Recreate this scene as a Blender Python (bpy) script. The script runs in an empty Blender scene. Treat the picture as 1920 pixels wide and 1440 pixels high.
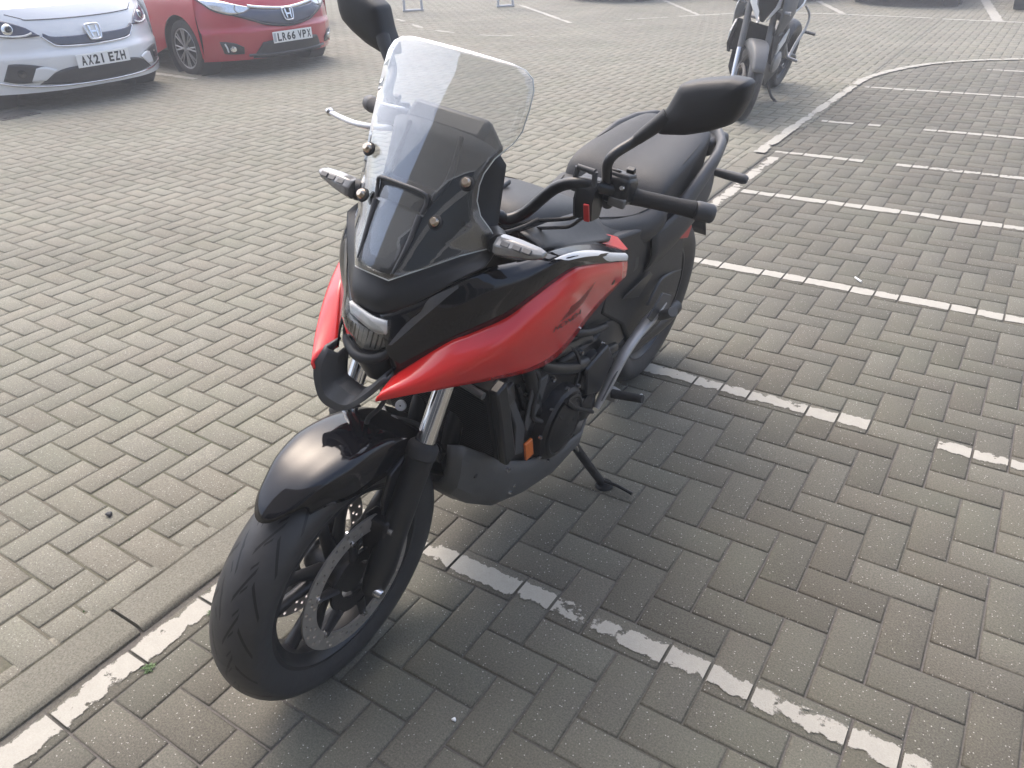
import bpy, bmesh, math, random
import numpy as np
from mathutils import Vector, Matrix

random.seed(7)
rng = np.random.default_rng(11)
scene = bpy.context.scene
col = scene.collection
R = math.radians
PI = math.pi

# ------------------------------------------------------------------ camera
cam_d = bpy.data.cameras.new('camera')
cam_d.sensor_width = 36.0
cam_d.lens = 27.252
cam_d.clip_start = 0.05
cam_d.clip_end = 500
cam = bpy.data.objects.new('camera', cam_d)
col.objects.link(cam)
RIGHT = Vector((0.839568, 0.542203, -0.033793))
DOWN = Vector((0.252551, -0.444620, -0.859378))
FWD = Vector((-0.480983, 0.712972, -0.510223))
CAM = Vector((1.003469, -1.138268, 1.457827))
m = Matrix.Identity(4)
for i in range(3):
    m[i][0] = RIGHT[i]; m[i][1] = -DOWN[i]; m[i][2] = -FWD[i]; m[i][3] = CAM[i]
cam.matrix_world = m
scene.camera = cam

# ------------------------------------------------------------------ sky, sun, exposure
SUN_DIR = Vector((-0.50, 0.30, 1.0)).normalized()      # towards the sun
world = bpy.data.worlds.new('World')
scene.world = world
world.use_nodes = True
nt = world.node_tree
bg = nt.nodes['Background']
sky = nt.nodes.new('ShaderNodeTexSky')
sky.sky_type = 'NISHITA'
sky.sun_disc = False
sky.sun_elevation = math.asin(SUN_DIR.z)
sky.sun_rotation = math.atan2(SUN_DIR.x, SUN_DIR.y)
sky.air_density = 1.0
sky.dust_density = 5.0
sky.ozone_density = 1.0
nt.links.new(sky.outputs[0], bg.inputs[0])
bg.inputs[1].default_value = 0.15
sun_d = bpy.data.lights.new('sun', 'SUN')
sun_d.energy = 0.5
sun_d.angle = R(105)
sun_d.color = (1.0, 0.97, 0.93)
sun = bpy.data.objects.new('sun', sun_d)
col.objects.link(sun)
sun.rotation_euler = (-SUN_DIR).to_track_quat('-Z', 'Y').to_euler()
scene.view_settings.view_transform = 'Standard'
scene.view_settings.look = 'None'
scene.view_settings.gamma = 1.0
scene.view_settings.use_curve_mapping = False
scene.view_settings.exposure = 1.5

# ------------------------------------------------------------------ materials
MATS = {}


def nodes_of(mat):
    mat.use_nodes = True
    t = mat.node_tree
    b = t.nodes['Principled BSDF']
    return t, b


def N(t, kind, **kw):
    n = t.nodes.new(kind)
    for k, v in kw.items():
        setattr(n, k, v)
    return n


def math_node(t, op, a, b=None, clamp=False):
    n = t.nodes.new('ShaderNodeMath')
    n.operation = op
    n.use_clamp = clamp
    for i, v in enumerate((a, b)):
        if v is None:
            continue
        if hasattr(v, 'links'):
            t.links.new(v, n.inputs[i])
        else:
            n.inputs[i].default_value = v
    return n.outputs[0]


def pmat(name, base, rough=0.5, metal=0.0, coat=0.0, var=0.12, scale=30, bump=0.0, bscale=400, rvar=0.1,
         spec=0.5, dirt=0.0):
    """Principled material with noise-driven colour and roughness variation and optional fine bump."""
    mat = bpy.data.materials.new(name)
    t, b = nodes_of(mat)
    tc = N(t, 'ShaderNodeTexCoord')
    nz = N(t, 'ShaderNodeTexNoise')
    nz.inputs['Scale'].default_value = scale
    nz.inputs['Detail'].default_value = 6
    t.links.new(tc.outputs['Object'], nz.inputs['Vector'])
    ramp = N(t, 'ShaderNodeMix', data_type='RGBA')
    lo = [max(0, c * (1 - var)) for c in base]
    hi = [min(1, c * (1 + var) + dirt) for c in base]
    ramp.inputs[6].default_value = (*lo, 1)
    ramp.inputs[7].default_value = (*hi, 1)
    t.links.new(nz.outputs['Fac'], ramp.inputs[0])
    t.links.new(ramp.outputs[2], b.inputs['Base Color'])
    mr = N(t, 'ShaderNodeMapRange')
    mr.inputs[3].default_value = max(0.0, rough - rvar * rough)
    mr.inputs[4].default_value = min(1.0, rough + rvar * rough)
    t.links.new(nz.outputs['Fac'], mr.inputs[0])
    t.links.new(mr.outputs[0], b.inputs['Roughness'])
    b.inputs['Metallic'].default_value = metal
    b.inputs['Specular IOR Level'].default_value = spec
    if coat:
        b.inputs['Coat Weight'].default_value = coat
        b.inputs['Coat Roughness'].default_value = 0.04
    if bump:
        n2 = N(t, 'ShaderNodeTexNoise')
        n2.inputs['Scale'].default_value = bscale
        n2.inputs['Detail'].default_value = 3
        t.links.new(tc.outputs['Object'], n2.inputs['Vector'])
        bp = N(t, 'ShaderNodeBump')
        bp.inputs['Strength'].default_value = bump
        bp.inputs['Distance'].default_value = 0.002
        t.links.new(n2.outputs['Fac'], bp.inputs['Height'])
        t.links.new(bp.outputs[0], b.inputs['Normal'])
    MATS[name] = mat
    return mat


def clear_mat(name, tint=(0.96, 0.97, 0.97), ior=1.5, boost=1.0, rough=0.01):
    """Thin clear plastic: reflects by Fresnel, passes the rest straight through."""
    mat = bpy.data.materials.new(name)
    mat.use_nodes = True
    t = mat.node_tree
    t.nodes.remove(t.nodes['Principled BSDF'])
    out = t.nodes['Material Output']
    tr = N(t, 'ShaderNodeBsdfTransparent')
    tr.inputs[0].default_value = (*tint, 1)
    gl = N(t, 'ShaderNodeBsdfGlossy')
    gl.inputs['Roughness'].default_value = rough
    lw = N(t, 'ShaderNodeLayerWeight')
    lw.inputs['Blend'].default_value = 0.5
    fr = math_node(t, 'ADD', math_node(t, 'MULTIPLY', math_node(t, 'POWER', lw.outputs['Facing'], 5.0), 0.95), 0.045)
    mx = N(t, 'ShaderNodeMixShader')
    f = math_node(t, 'MULTIPLY', fr, boost, clamp=True)
    t.links.new(f, mx.inputs[0])
    t.links.new(tr.outputs[0], mx.inputs[1])
    t.links.new(gl.outputs[0], mx.inputs[2])
    t.links.new(mx.outputs[0], out.inputs[0])
    MATS[name] = mat
    return mat


pmat('gloss_black', (0.006, 0.006, 0.008), 0.07, coat=0.0, var=0.2, scale=8)
pmat('red_paint', (0.74, 0.024, 0.022), 0.15, coat=0.4, var=0.05, scale=6)
pmat('matte_black', (0.016, 0.017, 0.019), 0.48, var=0.18, scale=40, bump=0.25, bscale=900, dirt=0.003)
pmat('satin_black', (0.013, 0.014, 0.016), 0.32, var=0.2, scale=20)
pmat('grey_plastic', (0.062, 0.064, 0.068), 0.5, var=0.15, scale=40, bump=0.2, bscale=900)
pmat('belly_grey', (0.095, 0.094, 0.092), 0.5, var=0.15, scale=30, bump=0.2, bscale=900)
pmat('mid_grey', (0.11, 0.11, 0.108), 0.45, var=0.15, scale=30)
pmat('seat_vinyl', (0.020, 0.021, 0.023), 0.55, var=0.2, scale=30, bump=0.5, bscale=500, dirt=0.004)
pmat('rubber', (0.020, 0.020, 0.021), 0.75, var=0.3, scale=40, bump=0.4, bscale=300, dirt=0.008)
pmat('wheel_black', (0.030, 0.031, 0.034), 0.38, metal=0.3, var=0.2, scale=20)
pmat('engine_black', (0.020, 0.020, 0.022), 0.42, metal=0.4, var=0.3, scale=50, bump=0.3, bscale=300)
pmat('steel', (0.55, 0.55, 0.56), 0.22, metal=1.0, var=0.1, scale=30)
pmat('chrome', (0.72, 0.72, 0.73), 0.10, metal=1.0, var=0.05, scale=15)
pmat('disc_steel', (0.42, 0.39, 0.355), 0.32, metal=0.6, var=0.25, scale=60)
pmat('alloy', (0.42, 0.41, 0.40), 0.45, metal=0.5, var=0.2, scale=40, bump=0.2)
pmat('silver_decal', (0.74, 0.75, 0.76), 0.3, metal=0.0, coat=0.5, var=0.04)
pmat('dark_decal', (0.020, 0.006, 0.008), 0.4, var=0.1)
pmat('red_plastic', (0.50, 0.03, 0.03), 0.35, var=0.1)
pmat('orange_lens', (0.75, 0.16, 0.01), 0.2, coat=0.6, var=0.2, scale=120)
pmat('iron', (0.075, 0.070, 0.062), 0.6, metal=0.3, var=0.3, scale=40)
pmat('radiator', (0.018, 0.018, 0.019), 0.5, metal=0.5, var=0.3, scale=200)
pmat('reflector', (0.75, 0.76, 0.74), 0.15, metal=0.9, var=0.2, scale=60)
pmat('led_white', (0.80, 0.82, 0.78), 0.15, metal=0.0, coat=0.5, var=0.45, scale=45)
pmat('drl_grey', (0.085, 0.085, 0.09), 0.25, coat=0.5, var=0.3, scale=40)
pmat('lens_grey', (0.20, 0.20, 0.195), 0.18, coat=0.7, var=0.3, scale=90)
pmat('edge_glint', (0.50, 0.53, 0.53), 0.15, var=0.1)  # whitish: brightness of light scattered at the screen rim, put into colour
pmat('brass_screw', (0.50, 0.42, 0.34), 0.25, metal=1.0, var=0.15)
pmat('car_white', (0.72, 0.73, 0.74), 0.25, coat=0.7, var=0.02, scale=3)
pmat('car_red', (0.42, 0.022, 0.040), 0.25, coat=0.7, var=0.04, scale=3)
pmat('car_dark', (0.020, 0.022, 0.027), 0.3, coat=0.6, var=0.1, scale=3)
pmat('car_trim', (0.022, 0.024, 0.028), 0.5, var=0.2, scale=30)
pmat('car_navy', (0.030, 0.040, 0.080), 0.25, coat=0.6, var=0.15, scale=20)
pmat('car_glass', (0.012, 0.015, 0.017), 0.06, coat=0.3, var=0.1)
pmat('plate_white', (0.80, 0.80, 0.78), 0.4, var=0.05, scale=20)
pmat('plate_black', (0.010, 0.010, 0.010), 0.45, var=0.1)
pmat('alloy_wheel', (0.38, 0.38, 0.39), 0.35, metal=0.8, var=0.15)
pmat('white_paint', (0.74, 0.74, 0.72), 0.35, coat=0.4, var=0.05)
pmat('sign_grey', (0.42, 0.44, 0.46), 0.45, var=0.1)
pmat('concrete_wall', (0.20, 0.20, 0.195), 0.8, var=0.2, scale=3, bump=0.4, bscale=120)
clear_mat('clear_screen', boost=3.2)
clear_mat('clear_lens', boost=2.4, tint=(0.95, 0.96, 0.96))


def paving_mat(name, a, b_, moss, speck):
    """Concrete block: per-block tone, aggregate grains, light specks, stains, fine relief."""
    mat = bpy.data.materials.new(name)
    t, b = nodes_of(mat)
    geo = N(t, 'ShaderNodeNewGeometry')
    pos = geo.outputs['Position']
    att = N(t, 'ShaderNodeAttribute', attribute_name='tone')
    oi = N(t, 'ShaderNodeObjectInfo')
    r = math_node(t, 'FRACT', math_node(t, 'ADD', att.outputs['Fac'], oi.outputs['Random']))
    mix = N(t, 'ShaderNodeMix', data_type='RGBA')
    mix.inputs[6].default_value = (*a, 1)
    mix.inputs[7].default_value = (*b_, 1)
    t.links.new(r, mix.inputs[0])
    rd = N(t, 'ShaderNodeMix', data_type='RGBA')
    r2 = math_node(t, 'FRACT', math_node(t, 'MULTIPLY', r, 7.31))
    t.links.new(math_node(t, 'MULTIPLY', math_node(t, 'GREATER_THAN', r2, 0.62), 0.30), rd.inputs[0])
    t.links.new(mix.outputs[2], rd.inputs[6])
    rd.inputs[7].default_value = (a[0] * 1.06, a[1] * 0.985, a[2] * 0.96, 1)
    mix = rd

    def noise(scale, detail=4, rough=0.6):
        n = N(t, 'ShaderNodeTexNoise')
        n.inputs['Scale'].default_value = scale
        n.inputs['Detail'].default_value = detail
        n.inputs['Roughness'].default_value = rough
        t.links.new(pos, n.inputs['Vector'])
        return n.outputs['Fac']
    # big stains
    mr = N(t, 'ShaderNodeMapRange')
    mr.inputs[1].default_value = 0.3; mr.inputs[2].default_value = 0.7
    mr.inputs[3].default_value = 0.85; mr.inputs[4].default_value = 1.12
    t.links.new(noise(0.9, 5), mr.inputs[0])
    # grains
    g = N(t, 'ShaderNodeMapRange')
    g.inputs[1].default_value = 0.3; g.inputs[2].default_value = 0.7
    g.inputs[3].default_value = 0.50; g.inputs[4].default_value = 1.45
    gn = noise(230, 4, 0.8)
    t.links.new(gn, g.inputs[0])
    mul = math_node(t, 'MULTIPLY', mr.outputs[0], g.outputs[0])
    vm = N(t, 'ShaderNodeVectorMath', operation='SCALE')
    t.links.new(mix.outputs[2], vm.inputs[0])
    t.links.new(mul, vm.inputs['Scale'])
    # mossy tint patches
    ms = N(t, 'ShaderNodeMapRange')
    ms.inputs[1].default_value = 0.46; ms.inputs[2].default_value = 0.70
    ms.inputs[3].default_value = 0; ms.inputs[4].default_value = moss
    t.links.new(noise(1.7, 5, 0.65), ms.inputs[0])
    m2 = N(t, 'ShaderNodeMix', data_type='RGBA')
    t.links.new(ms.outputs[0], m2.inputs[0])
    t.links.new(vm.outputs[0], m2.inputs[6])
    m2.inputs[7].default_value = (0.150, 0.165, 0.110, 1)
    # light quartz specks
    vor = N(t, 'ShaderNodeTexVoronoi')
    vor.inputs['Scale'].default_value = 135
    t.links.new(pos, vor.inputs['Vector'])
    sp = math_node(t, 'LESS_THAN', vor.outputs['Distance'], 0.20)
    sel = math_node(t, 'GREATER_THAN', vor.outputs['Color'], 1 - speck)
    m3 = N(t, 'ShaderNodeMix', data_type='RGBA')
    t.links.new(math_node(t, 'MULTIPLY', sp, sel), m3.inputs[0])
    t.links.new(m2.outputs[2], m3.inputs[6])
    m3.inputs[7].default_value = (0.40, 0.39, 0.35, 1)
    t.links.new(m3.outputs[2], b.inputs['Base Color'])
    b.inputs['Roughness'].default_value = 0.85
    b.inputs['Specular IOR Level'].default_value = 0.3
    bp = N(t, 'ShaderNodeBump')
    bp.inputs['Strength'].default_value = 0.75
    bp.inputs['Distance'].default_value = 0.0022
    t.links.new(gn, bp.inputs['Height'])
    t.links.new(bp.outputs[0], b.inputs['Normal'])
    MATS[name] = mat
    return mat


paving_mat('block_bay', (0.112, 0.106, 0.085), (0.142, 0.135, 0.110), 0.22, 0.30)
paving_mat('block_lane', (0.188, 0.179, 0.142), (0.212, 0.202, 0.162), 0.30, 0.40)
paving_mat('kerb_concrete', (0.172, 0.163, 0.130), (0.195, 0.185, 0.150), 0.25, 0.10)


def sand_mat(name, base, moss):
    mat = bpy.data.materials.new(name)
    t, b = nodes_of(mat)
    geo = N(t, 'ShaderNodeNewGeometry')
    n1 = N(t, 'ShaderNodeTexNoise'); n1.inputs['Scale'].default_value = 2.2; n1.inputs['Detail'].default_value = 6
    n2 = N(t, 'ShaderNodeTexNoise'); n2.inputs['Scale'].default_value = 160; n2.inputs['Detail'].default_value = 3
    for n in (n1, n2):
        t.links.new(geo.outputs['Position'], n.inputs['Vector'])
    mr = N(t, 'ShaderNodeMapRange')
    mr.inputs[1].default_value = 0.42; mr.inputs[2].default_value = 0.68; mr.inputs[4].default_value = moss
    t.links.new(n1.outputs['Fac'], mr.inputs[0])
    mx = N(t, 'ShaderNodeMix', data_type='RGBA')
    mx.inputs[6].default_value = (*base, 1)
    mx.inputs[7].default_value = (0.055, 0.075, 0.020, 1)
    t.links.new(mr.outputs[0], mx.inputs[0])
    vm = N(t, 'ShaderNodeVectorMath', operation='SCALE')
    t.links.new(mx.outputs[2], vm.inputs[0])
    t.links.new(math_node(t, 'ADD', n2.outputs['Fac'], 0.5), vm.inputs['Scale'])
    t.links.new(vm.outputs[0], b.inputs['Base Color'])
    b.inputs['Roughness'].default_value = 0.95
    bp = N(t, 'ShaderNodeBump'); bp.inputs['Strength'].default_value = 0.6; bp.inputs['Distance'].default_value = 0.003
    t.links.new(n2.outputs['Fac'], bp.inputs['Height']); t.links.new(bp.outputs[0], b.inputs['Normal'])
    MATS[name] = mat


sand_mat('joint_dark', (0.110, 0.100, 0.090), 0.20)
sand_mat('joint_sand', (0.120, 0.108, 0.082), 0.50)


def marking_mat(name, wear):
    """Worn road paint: the sheet breaks up into holes and ragged edges where paint has flaked off."""
    mat = bpy.data.materials.new(name)
    t, b = nodes_of(mat)
    geo = N(t, 'ShaderNodeNewGeometry')
    uv = N(t, 'ShaderNodeUVMap')
    sx = N(t, 'ShaderNodeSeparateXYZ')
    t.links.new(uv.outputs[0], sx.inputs[0])
    n1 = N(t, 'ShaderNodeTexNoise'); n1.inputs['Scale'].default_value = 26; n1.inputs['Detail'].default_value = 9
    n1.inputs['Roughness'].default_value = 0.62
    n2 = N(t, 'ShaderNodeTexNoise'); n2.inputs['Scale'].default_value = 4.2; n2.inputs['Detail'].default_value = 3
    n3 = N(t, 'ShaderNodeTexNoise'); n3.inputs['Scale'].default_value = 300; n3.inputs['Detail'].default_value = 3
    for n in (n1, n2, n3):
        t.links.new(geo.outputs['Position'], n.inputs['Vector'])
    edge = math_node(t, 'MULTIPLY', math_node(t, 'ABSOLUTE', math_node(t, 'SUBTRACT', sx.outputs[1], 0.5)), 2.0)  # 0 mid 1 edge
    e3 = math_node(t, 'POWER', edge, 3.0)
    k = math_node(t, 'ADD', math_node(t, 'MULTIPLY', e3, 0.30), math_node(t, 'MULTIPLY', n2.outputs['Fac'], 0.62))
    k = math_node(t, 'ADD', k, math_node(t, 'MULTIPLY', n1.outputs['Fac'], 0.75))
    hr = N(t, 'ShaderNodeMapRange')
    hr.inputs[1].default_value = 1.06 - wear - 0.022; hr.inputs[2].default_value = 1.06 - wear + 0.030
    t.links.new(math_node(t, 'ADD', k, math_node(t, 'MULTIPLY', math_node(t, 'SUBTRACT', n3.outputs['Fac'], 0.5), 0.08)), hr.inputs[0])
    hole = hr.outputs[0]
    mx = N(t, 'ShaderNodeMix', data_type='RGBA')
    mx.inputs[6].default_value = (0.24, 0.228, 0.192, 1)
    mx.inputs[7].default_value = (0.43, 0.41, 0.355, 1)
    t.links.new(math_node(t, 'MULTIPLY', math_node(t, 'ADD', n3.outputs['Fac'], n1.outputs['Fac']), 0.6), mx.inputs[0])
    t.links.new(mx.outputs[2], b.inputs['Base Color'])
    b.inputs['Roughness'].default_value = 0.7
    bp = N(t, 'ShaderNodeBump'); bp.inputs['Strength'].default_value = 0.5; bp.inputs['Distance'].default_value = 0.0015
    t.links.new(n3.outputs['Fac'], bp.inputs['Height']); t.links.new(bp.outputs[0], b.inputs['Normal'])
    out = t.nodes['Material Output']
    tr = N(t, 'ShaderNodeBsdfTransparent')
    ms = N(t, 'ShaderNodeMixShader')
    t.links.new(hole, ms.inputs[0])
    t.links.new(b.outputs[0], ms.inputs[1]); t.links.new(tr.outputs[0], ms.inputs[2])
    t.links.new(ms.outputs[0], out.inputs[0])
    MATS[name] = mat


marking_mat('marking_fresh', 0.15)
marking_mat('marking_worn', 0.285)
marking_mat('marking_mid', 0.235)


def tyre_mat():
    mat = bpy.data.materials.new('tyre_tread')
    t, b = nodes_of(mat)
    uv = N(t, 'ShaderNodeUVMap')
    sx = N(t, 'ShaderNodeSeparateXYZ')
    t.links.new(uv.outputs[0], sx.inputs[0])
    U, V = sx.outputs[0], sx.outputs[1]               # U turns round the tyre, V runs across it
    w = math_node(t, 'ABSOLUTE', math_node(t, 'SUBTRACT', V, 0.5))
    side = math_node(t, 'GREATER_THAN', V, 0.5)

    def slashes(n, slope, width, lo, hi, phase):
        a = math_node(t, 'ADD', math_node(t, 'MULTIPLY', U, n), math_node(t, 'MULTIPLY', w, slope))
        a = math_node(t, 'ADD', a, math_node(t, 'MULTIPLY', side, 0.5))
        f = math_node(t, 'FRACT', math_node(t, 'ADD', a, phase))
        s = math_node(t, 'LESS_THAN', f, width)
        s = math_node(t, 'MULTIPLY', s, math_node(t, 'GREATER_THAN', w, lo))
        return math_node(t, 'MULTIPLY', s, math_node(t, 'LESS_THAN', w, hi))
    g = math_node(t, 'MAXIMUM', slashes(20, 7.5, 0.15, 0.03, 0.13, 0.0), slashes(20, -4.5, 0.13, 0.15, 0.31, 0.35))
    g = math_node(t, 'MAXIMUM', g, slashes(40, 9.0, 0.15, 0.075, 0.115, 0.6))
    tc = N(t, 'ShaderNodeTexCoord')
    nz = N(t, 'ShaderNodeTexNoise'); nz.inputs['Scale'].default_value = 30; nz.inputs['Detail'].default_value = 7
    t.links.new(tc.outputs['Object'], nz.inputs['Vector'])
    c = N(t, 'ShaderNodeMix', data_type='RGBA')
    c.inputs[6].default_value = (0.026, 0.026, 0.028, 1); c.inputs[7].default_value = (0.050, 0.050, 0.051, 1)
    t.links.new(nz.outputs['Fac'], c.inputs[0])
    d = N(t, 'ShaderNodeMix', data_type='RGBA')
    t.links.new(g, d.inputs[0]); t.links.new(c.outputs[2], d.inputs[6]); d.inputs[7].default_value = (0.005, 0.005, 0.006, 1)
    t.links.new(d.outputs[2], b.inputs['Base Color'])
    b.inputs['Roughness'].default_value = 0.46
    bp = N(t, 'ShaderNodeBump'); bp.inputs['Strength'].default_value = 1.0; bp.inputs['Distance'].default_value = 0.007
    h = math_node(t, 'ADD', math_node(t, 'SUBTRACT', 1.0, g), math_node(t, 'MULTIPLY', nz.outputs['Fac'], 0.15))
    t.links.new(h, bp.inputs['Height']); t.links.new(bp.outputs[0], b.inputs['Normal'])
    MATS['tyre_tread'] = mat


tyre_mat()


# ------------------------------------------------------------------ mesh helpers
def put(name, me, mat, parent=None, smooth=35):
    o = bpy.data.objects.new(name, me)
    col.objects.link(o)
    if mat is not None:
        me.materials.append(MATS[mat] if isinstance(mat, str) else mat)
    if smooth:
        me.shade_smooth()
        me.set_sharp_from_angle(angle=R(smooth))
    if parent is not None:
        o.parent = parent
    return o


def raw(name, verts, faces, mat, parent=None, smooth=35, uvs=None):
    me = bpy.data.meshes.new(name)
    me.from_pydata([tuple(v) for v in verts], [], faces)
    if uvs is not None:
        lay = me.uv_layers.new(name='UVMap')
        for poly in me.polygons:
            for li in poly.loop_indices:
                lay.data[li].uv = uvs[me.loops[li].vertex_index]
    bm = bmesh.new(); bm.from_mesh(me)
    bmesh.ops.recalc_face_normals(bm, faces=bm.faces)
    bm.to_mesh(me); bm.free()
    return put(name, me, mat, parent, smooth)


def bevel(o, w=0.004, seg=2, ang=35):
    md = o.modifiers.new('bevel', 'BEVEL'); md.width = w; md.segments = seg
    md.limit_method = 'ANGLE'; md.angle_limit = R(ang)
    return o


def thick(o, d=0.004, off=-1):
    md = o.modifiers.new('solid', 'SOLIDIFY'); md.thickness = d; md.offset = off
    return o


def cr(pts, n):
    """Catmull-Rom through the points, n samples per span."""
    P = [Vector(p) for p in pts]
    if len(P) == 2:
        return [P[0].lerp(P[1], i / n) for i in range(n + 1)]
    P = [2 * P[0] - P[1]] + P + [2 * P[-1] - P[-2]]
    out = []
    for i in range(1, len(P) - 2):
        a, b, c, d = P[i - 1:i + 3]
        for k in range(n):
            s = k / n
            out.append(0.5 * ((2 * b) + (c - a) * s + (2 * a - 5 * b + 4 * c - d) * s * s + (3 * b - a - 3 * c + d) * s ** 3))
    out.append(P[-2])
    return out


def flip(pts):
    return [(p[0], -p[1], p[2]) for p in pts]


def sheet(name, rows, mat, parent, nu=4, nv=3, lin=False, thickness=0.004, smooth=40, off=0):
    """Surface through a grid of points: smooth along each row, smooth or creased from row to row."""
    fine = [cr(r, nu) for r in rows]
    cols = list(zip(*fine))
    if lin:
        cc = []
        for c in cols:
            l = []
            for a, b in zip(c[:-1], c[1:]):
                l += [a.lerp(b, k / nv) for k in range(nv)]
            l.append(c[-1]); cc.append(l)
    else:
        cc = [cr(c, nv) for c in cols]
    W, H = len(cc), len(cc[0])
    v = [p for c in cc for p in c]
    f = [(i * H + j, i * H + j + 1, (i + 1) * H + j + 1, (i + 1) * H + j) for i in range(W - 1) for j in range(H - 1)]
    o = raw(name, v, f, mat, parent, smooth)
    if thickness:
        thick(o, thickness, off)
    return o


def tube(name, pts, r, mat, parent=None, n=12, path=4, smooth=50, flat=1.0):
    P = cr(pts, path) if path > 1 else [Vector(p) for p in pts]
    m_ = len(P)
    rr = r if isinstance(r, (list, tuple)) else [r] * 2
    v = []; f = []
    prev = None
    for i, p in enumerate(P):
        d = (P[min(i + 1, m_ - 1)] - P[max(i - 1, 0)]).normalized()
        if prev is None:
            up = Vector((0, 0, 1)) if abs(d.z) < 0.9 else Vector((0, 1, 0))
            a = d.cross(up).normalized()
        else:
            a = (prev - d * prev.dot(d)).normalized()
        prev = a
        b = d.cross(a)
        s = i / (m_ - 1) * (len(rr) - 1)
        k = min(int(s), len(rr) - 2)
        rad = rr[k] + (rr[k + 1] - rr[k]) * (s - k)
        for j in range(n):
            t = 2 * PI * j / n
            v.append(p + a * math.cos(t) * rad + b * math.sin(t) * rad * flat)
    for i in range(m_ - 1):
        for j in range(n):
            f.append((i * n + j, i * n + (j + 1) % n, (i + 1) * n + (j + 1) % n, (i + 1) * n + j))
    f.append(tuple(range(n)))
    f.append(tuple((m_ - 1) * n + j for j in range(n)))
    return raw(name, v, f, mat, parent, smooth)


def lathe(name, prof, centre, axis, mat, parent=None, n=48, closed=False, smooth=35, uv=False):
    """Turn (radius, height) pairs round an axis through centre."""
    ax = Vector(axis).normalized()
    t0 = Vector((0, 0, 1)) if abs(ax.z) < 0.9 else Vector((1, 0, 0))
    a = ax.cross(t0).normalized(); b = ax.cross(a)
    c = Vector(centre)
    k = len(prof); v = []; f = []; uvs = []
    m_ = n + 1 if uv else n
    for i in range(m_):
        t = 2 * PI * i / n
        d = a * math.cos(t) + b * math.sin(t)
        for q, (r, h) in enumerate(prof):
            v.append(c + d * r + ax * h); uvs.append((i / n, q / (k - 1)))
    for i in range(n):
        i2 = i + 1 if uv else (i + 1) % n
        for j in range(k if closed else k - 1):
            j2 = (j + 1) % k
            f.append((i * k + j, i * k + j2, i2 * k + j2, i2 * k + j))
    return raw(name, v, f, mat, parent, smooth, uvs if uv else None)


def prism(name, outline, vec, mat, parent=None, bev=0.003, smooth=35, seg=2):
    """Flat outline (3D points) pushed along vec."""
    n = len(outline); vec = Vector(vec)
    v = [Vector(p) for p in outline] + [Vector(p) + vec for p in outline]
    f = [tuple(range(n)), tuple(range(2 * n - 1, n - 1, -1))] + [(i, (i + 1) % n, n + (i + 1) % n, n + i) for i in range(n)]
    o = raw(name, v, f, mat, parent, smooth)
    if bev:
        bevel(o, bev, seg)
    return o


def box(name, c, s, mat, parent=None, rot=(0, 0, 0), bev=0.004, smooth=35, taper=1.0):
    from mathutils import Euler
    q = Euler([R(a) for a in rot]).to_matrix()
    c = Vector(c); v = []
    for z in (-.5, .5):
        k = taper if z > 0 else 1.0
        for x, y in ((-.5, -.5), (.5, -.5), (.5, .5), (-.5, .5)):
            v.append(c + q @ Vector((x * s[0] * k, y * s[1] * k, z * s[2])))
    f = [(0, 3, 2, 1), (4, 5, 6, 7), (0, 1, 5, 4), (1, 2, 6, 5), (2, 3, 7, 6), (3, 0, 4, 7)]
    o = raw(name, v, f, mat, parent, smooth)
    if bev:
        bevel(o, bev)
    return o


def loft(name, secs, mat, parent=None, smooth=45, nsub=0):
    """Closed loops of equal length joined in order, ends capped."""
    n = len(secs[0]); v = [p for s in secs for p in s]; f = []
    for i in range(len(secs) - 1):
        for j in range(n):
            f.append((i * n + j, i * n + (j + 1) % n, (i + 1) * n + (j + 1) % n, (i + 1) * n + j))
    f.append(tuple(range(n))); f.append(tuple((len(secs) - 1) * n + j for j in range(n)))
    o = raw(name, v, f, mat, parent, smooth)
    if nsub:
        md = o.modifiers.new('sub', 'SUBSURF'); md.levels = nsub; md.render_levels = nsub
    return o


def wrap_on(o, target, off=0.0015, out=(0, 1, 0.3)):
    """Lay a thin piece on the outer side of a panel."""
    from mathutils.bvhtree import BVHTree
    tm = target.data
    tree = BVHTree.FromPolygons([v.co.copy() for v in tm.vertices], [tuple(p.vertices) for p in tm.polygons])
    out = Vector(out)
    for v in o.data.vertices:
        loc, nor, _, _ = tree.find_nearest(v.co)
        if loc is None:
            continue
        if nor.dot(out) < 0:
            nor = -nor
        v.co = loc + nor * (off + 0.0022)
    return o


def fill_grid(name, outline_a, outline_b, mat, parent, n=10, smooth=40):
    """Ribbon between two polylines with the same number of points, cut fine across."""
    A = cr(outline_a, 3); B = cr(outline_b, 3)
    v = []; f = []; k = n + 1
    for a, b in zip(A, B):
        v += [a.lerp(b, i / n) for i in range(k)]
    for i in range(len(A) - 1):
        for j in range(n):
            f.append((i * k + j, i * k + j + 1, (i + 1) * k + j + 1, (i + 1) * k + j))
    return raw(name, v, f, mat, parent, smooth)


def text_mesh(body, bold=0.0, ext=0.0, shear=0.0):
    cu = bpy.data.curves.new('lettering', 'FONT')
    cu.body = body; cu.offset = bold; cu.extrude = ext; cu.shear = shear
    cu.align_x = 'CENTER'; cu.align_y = 'CENTER'; cu.resolution_u = 3
    o = bpy.data.objects.new('lettering', cu); col.objects.link(o)
    dg = bpy.context.evaluated_depsgraph_get()
    me = bpy.data.meshes.new_from_object(o.evaluated_get(dg))
    bpy.data.objects.remove(o); bpy.data.curves.remove(cu)
    me.materials.clear()
    return me


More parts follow.
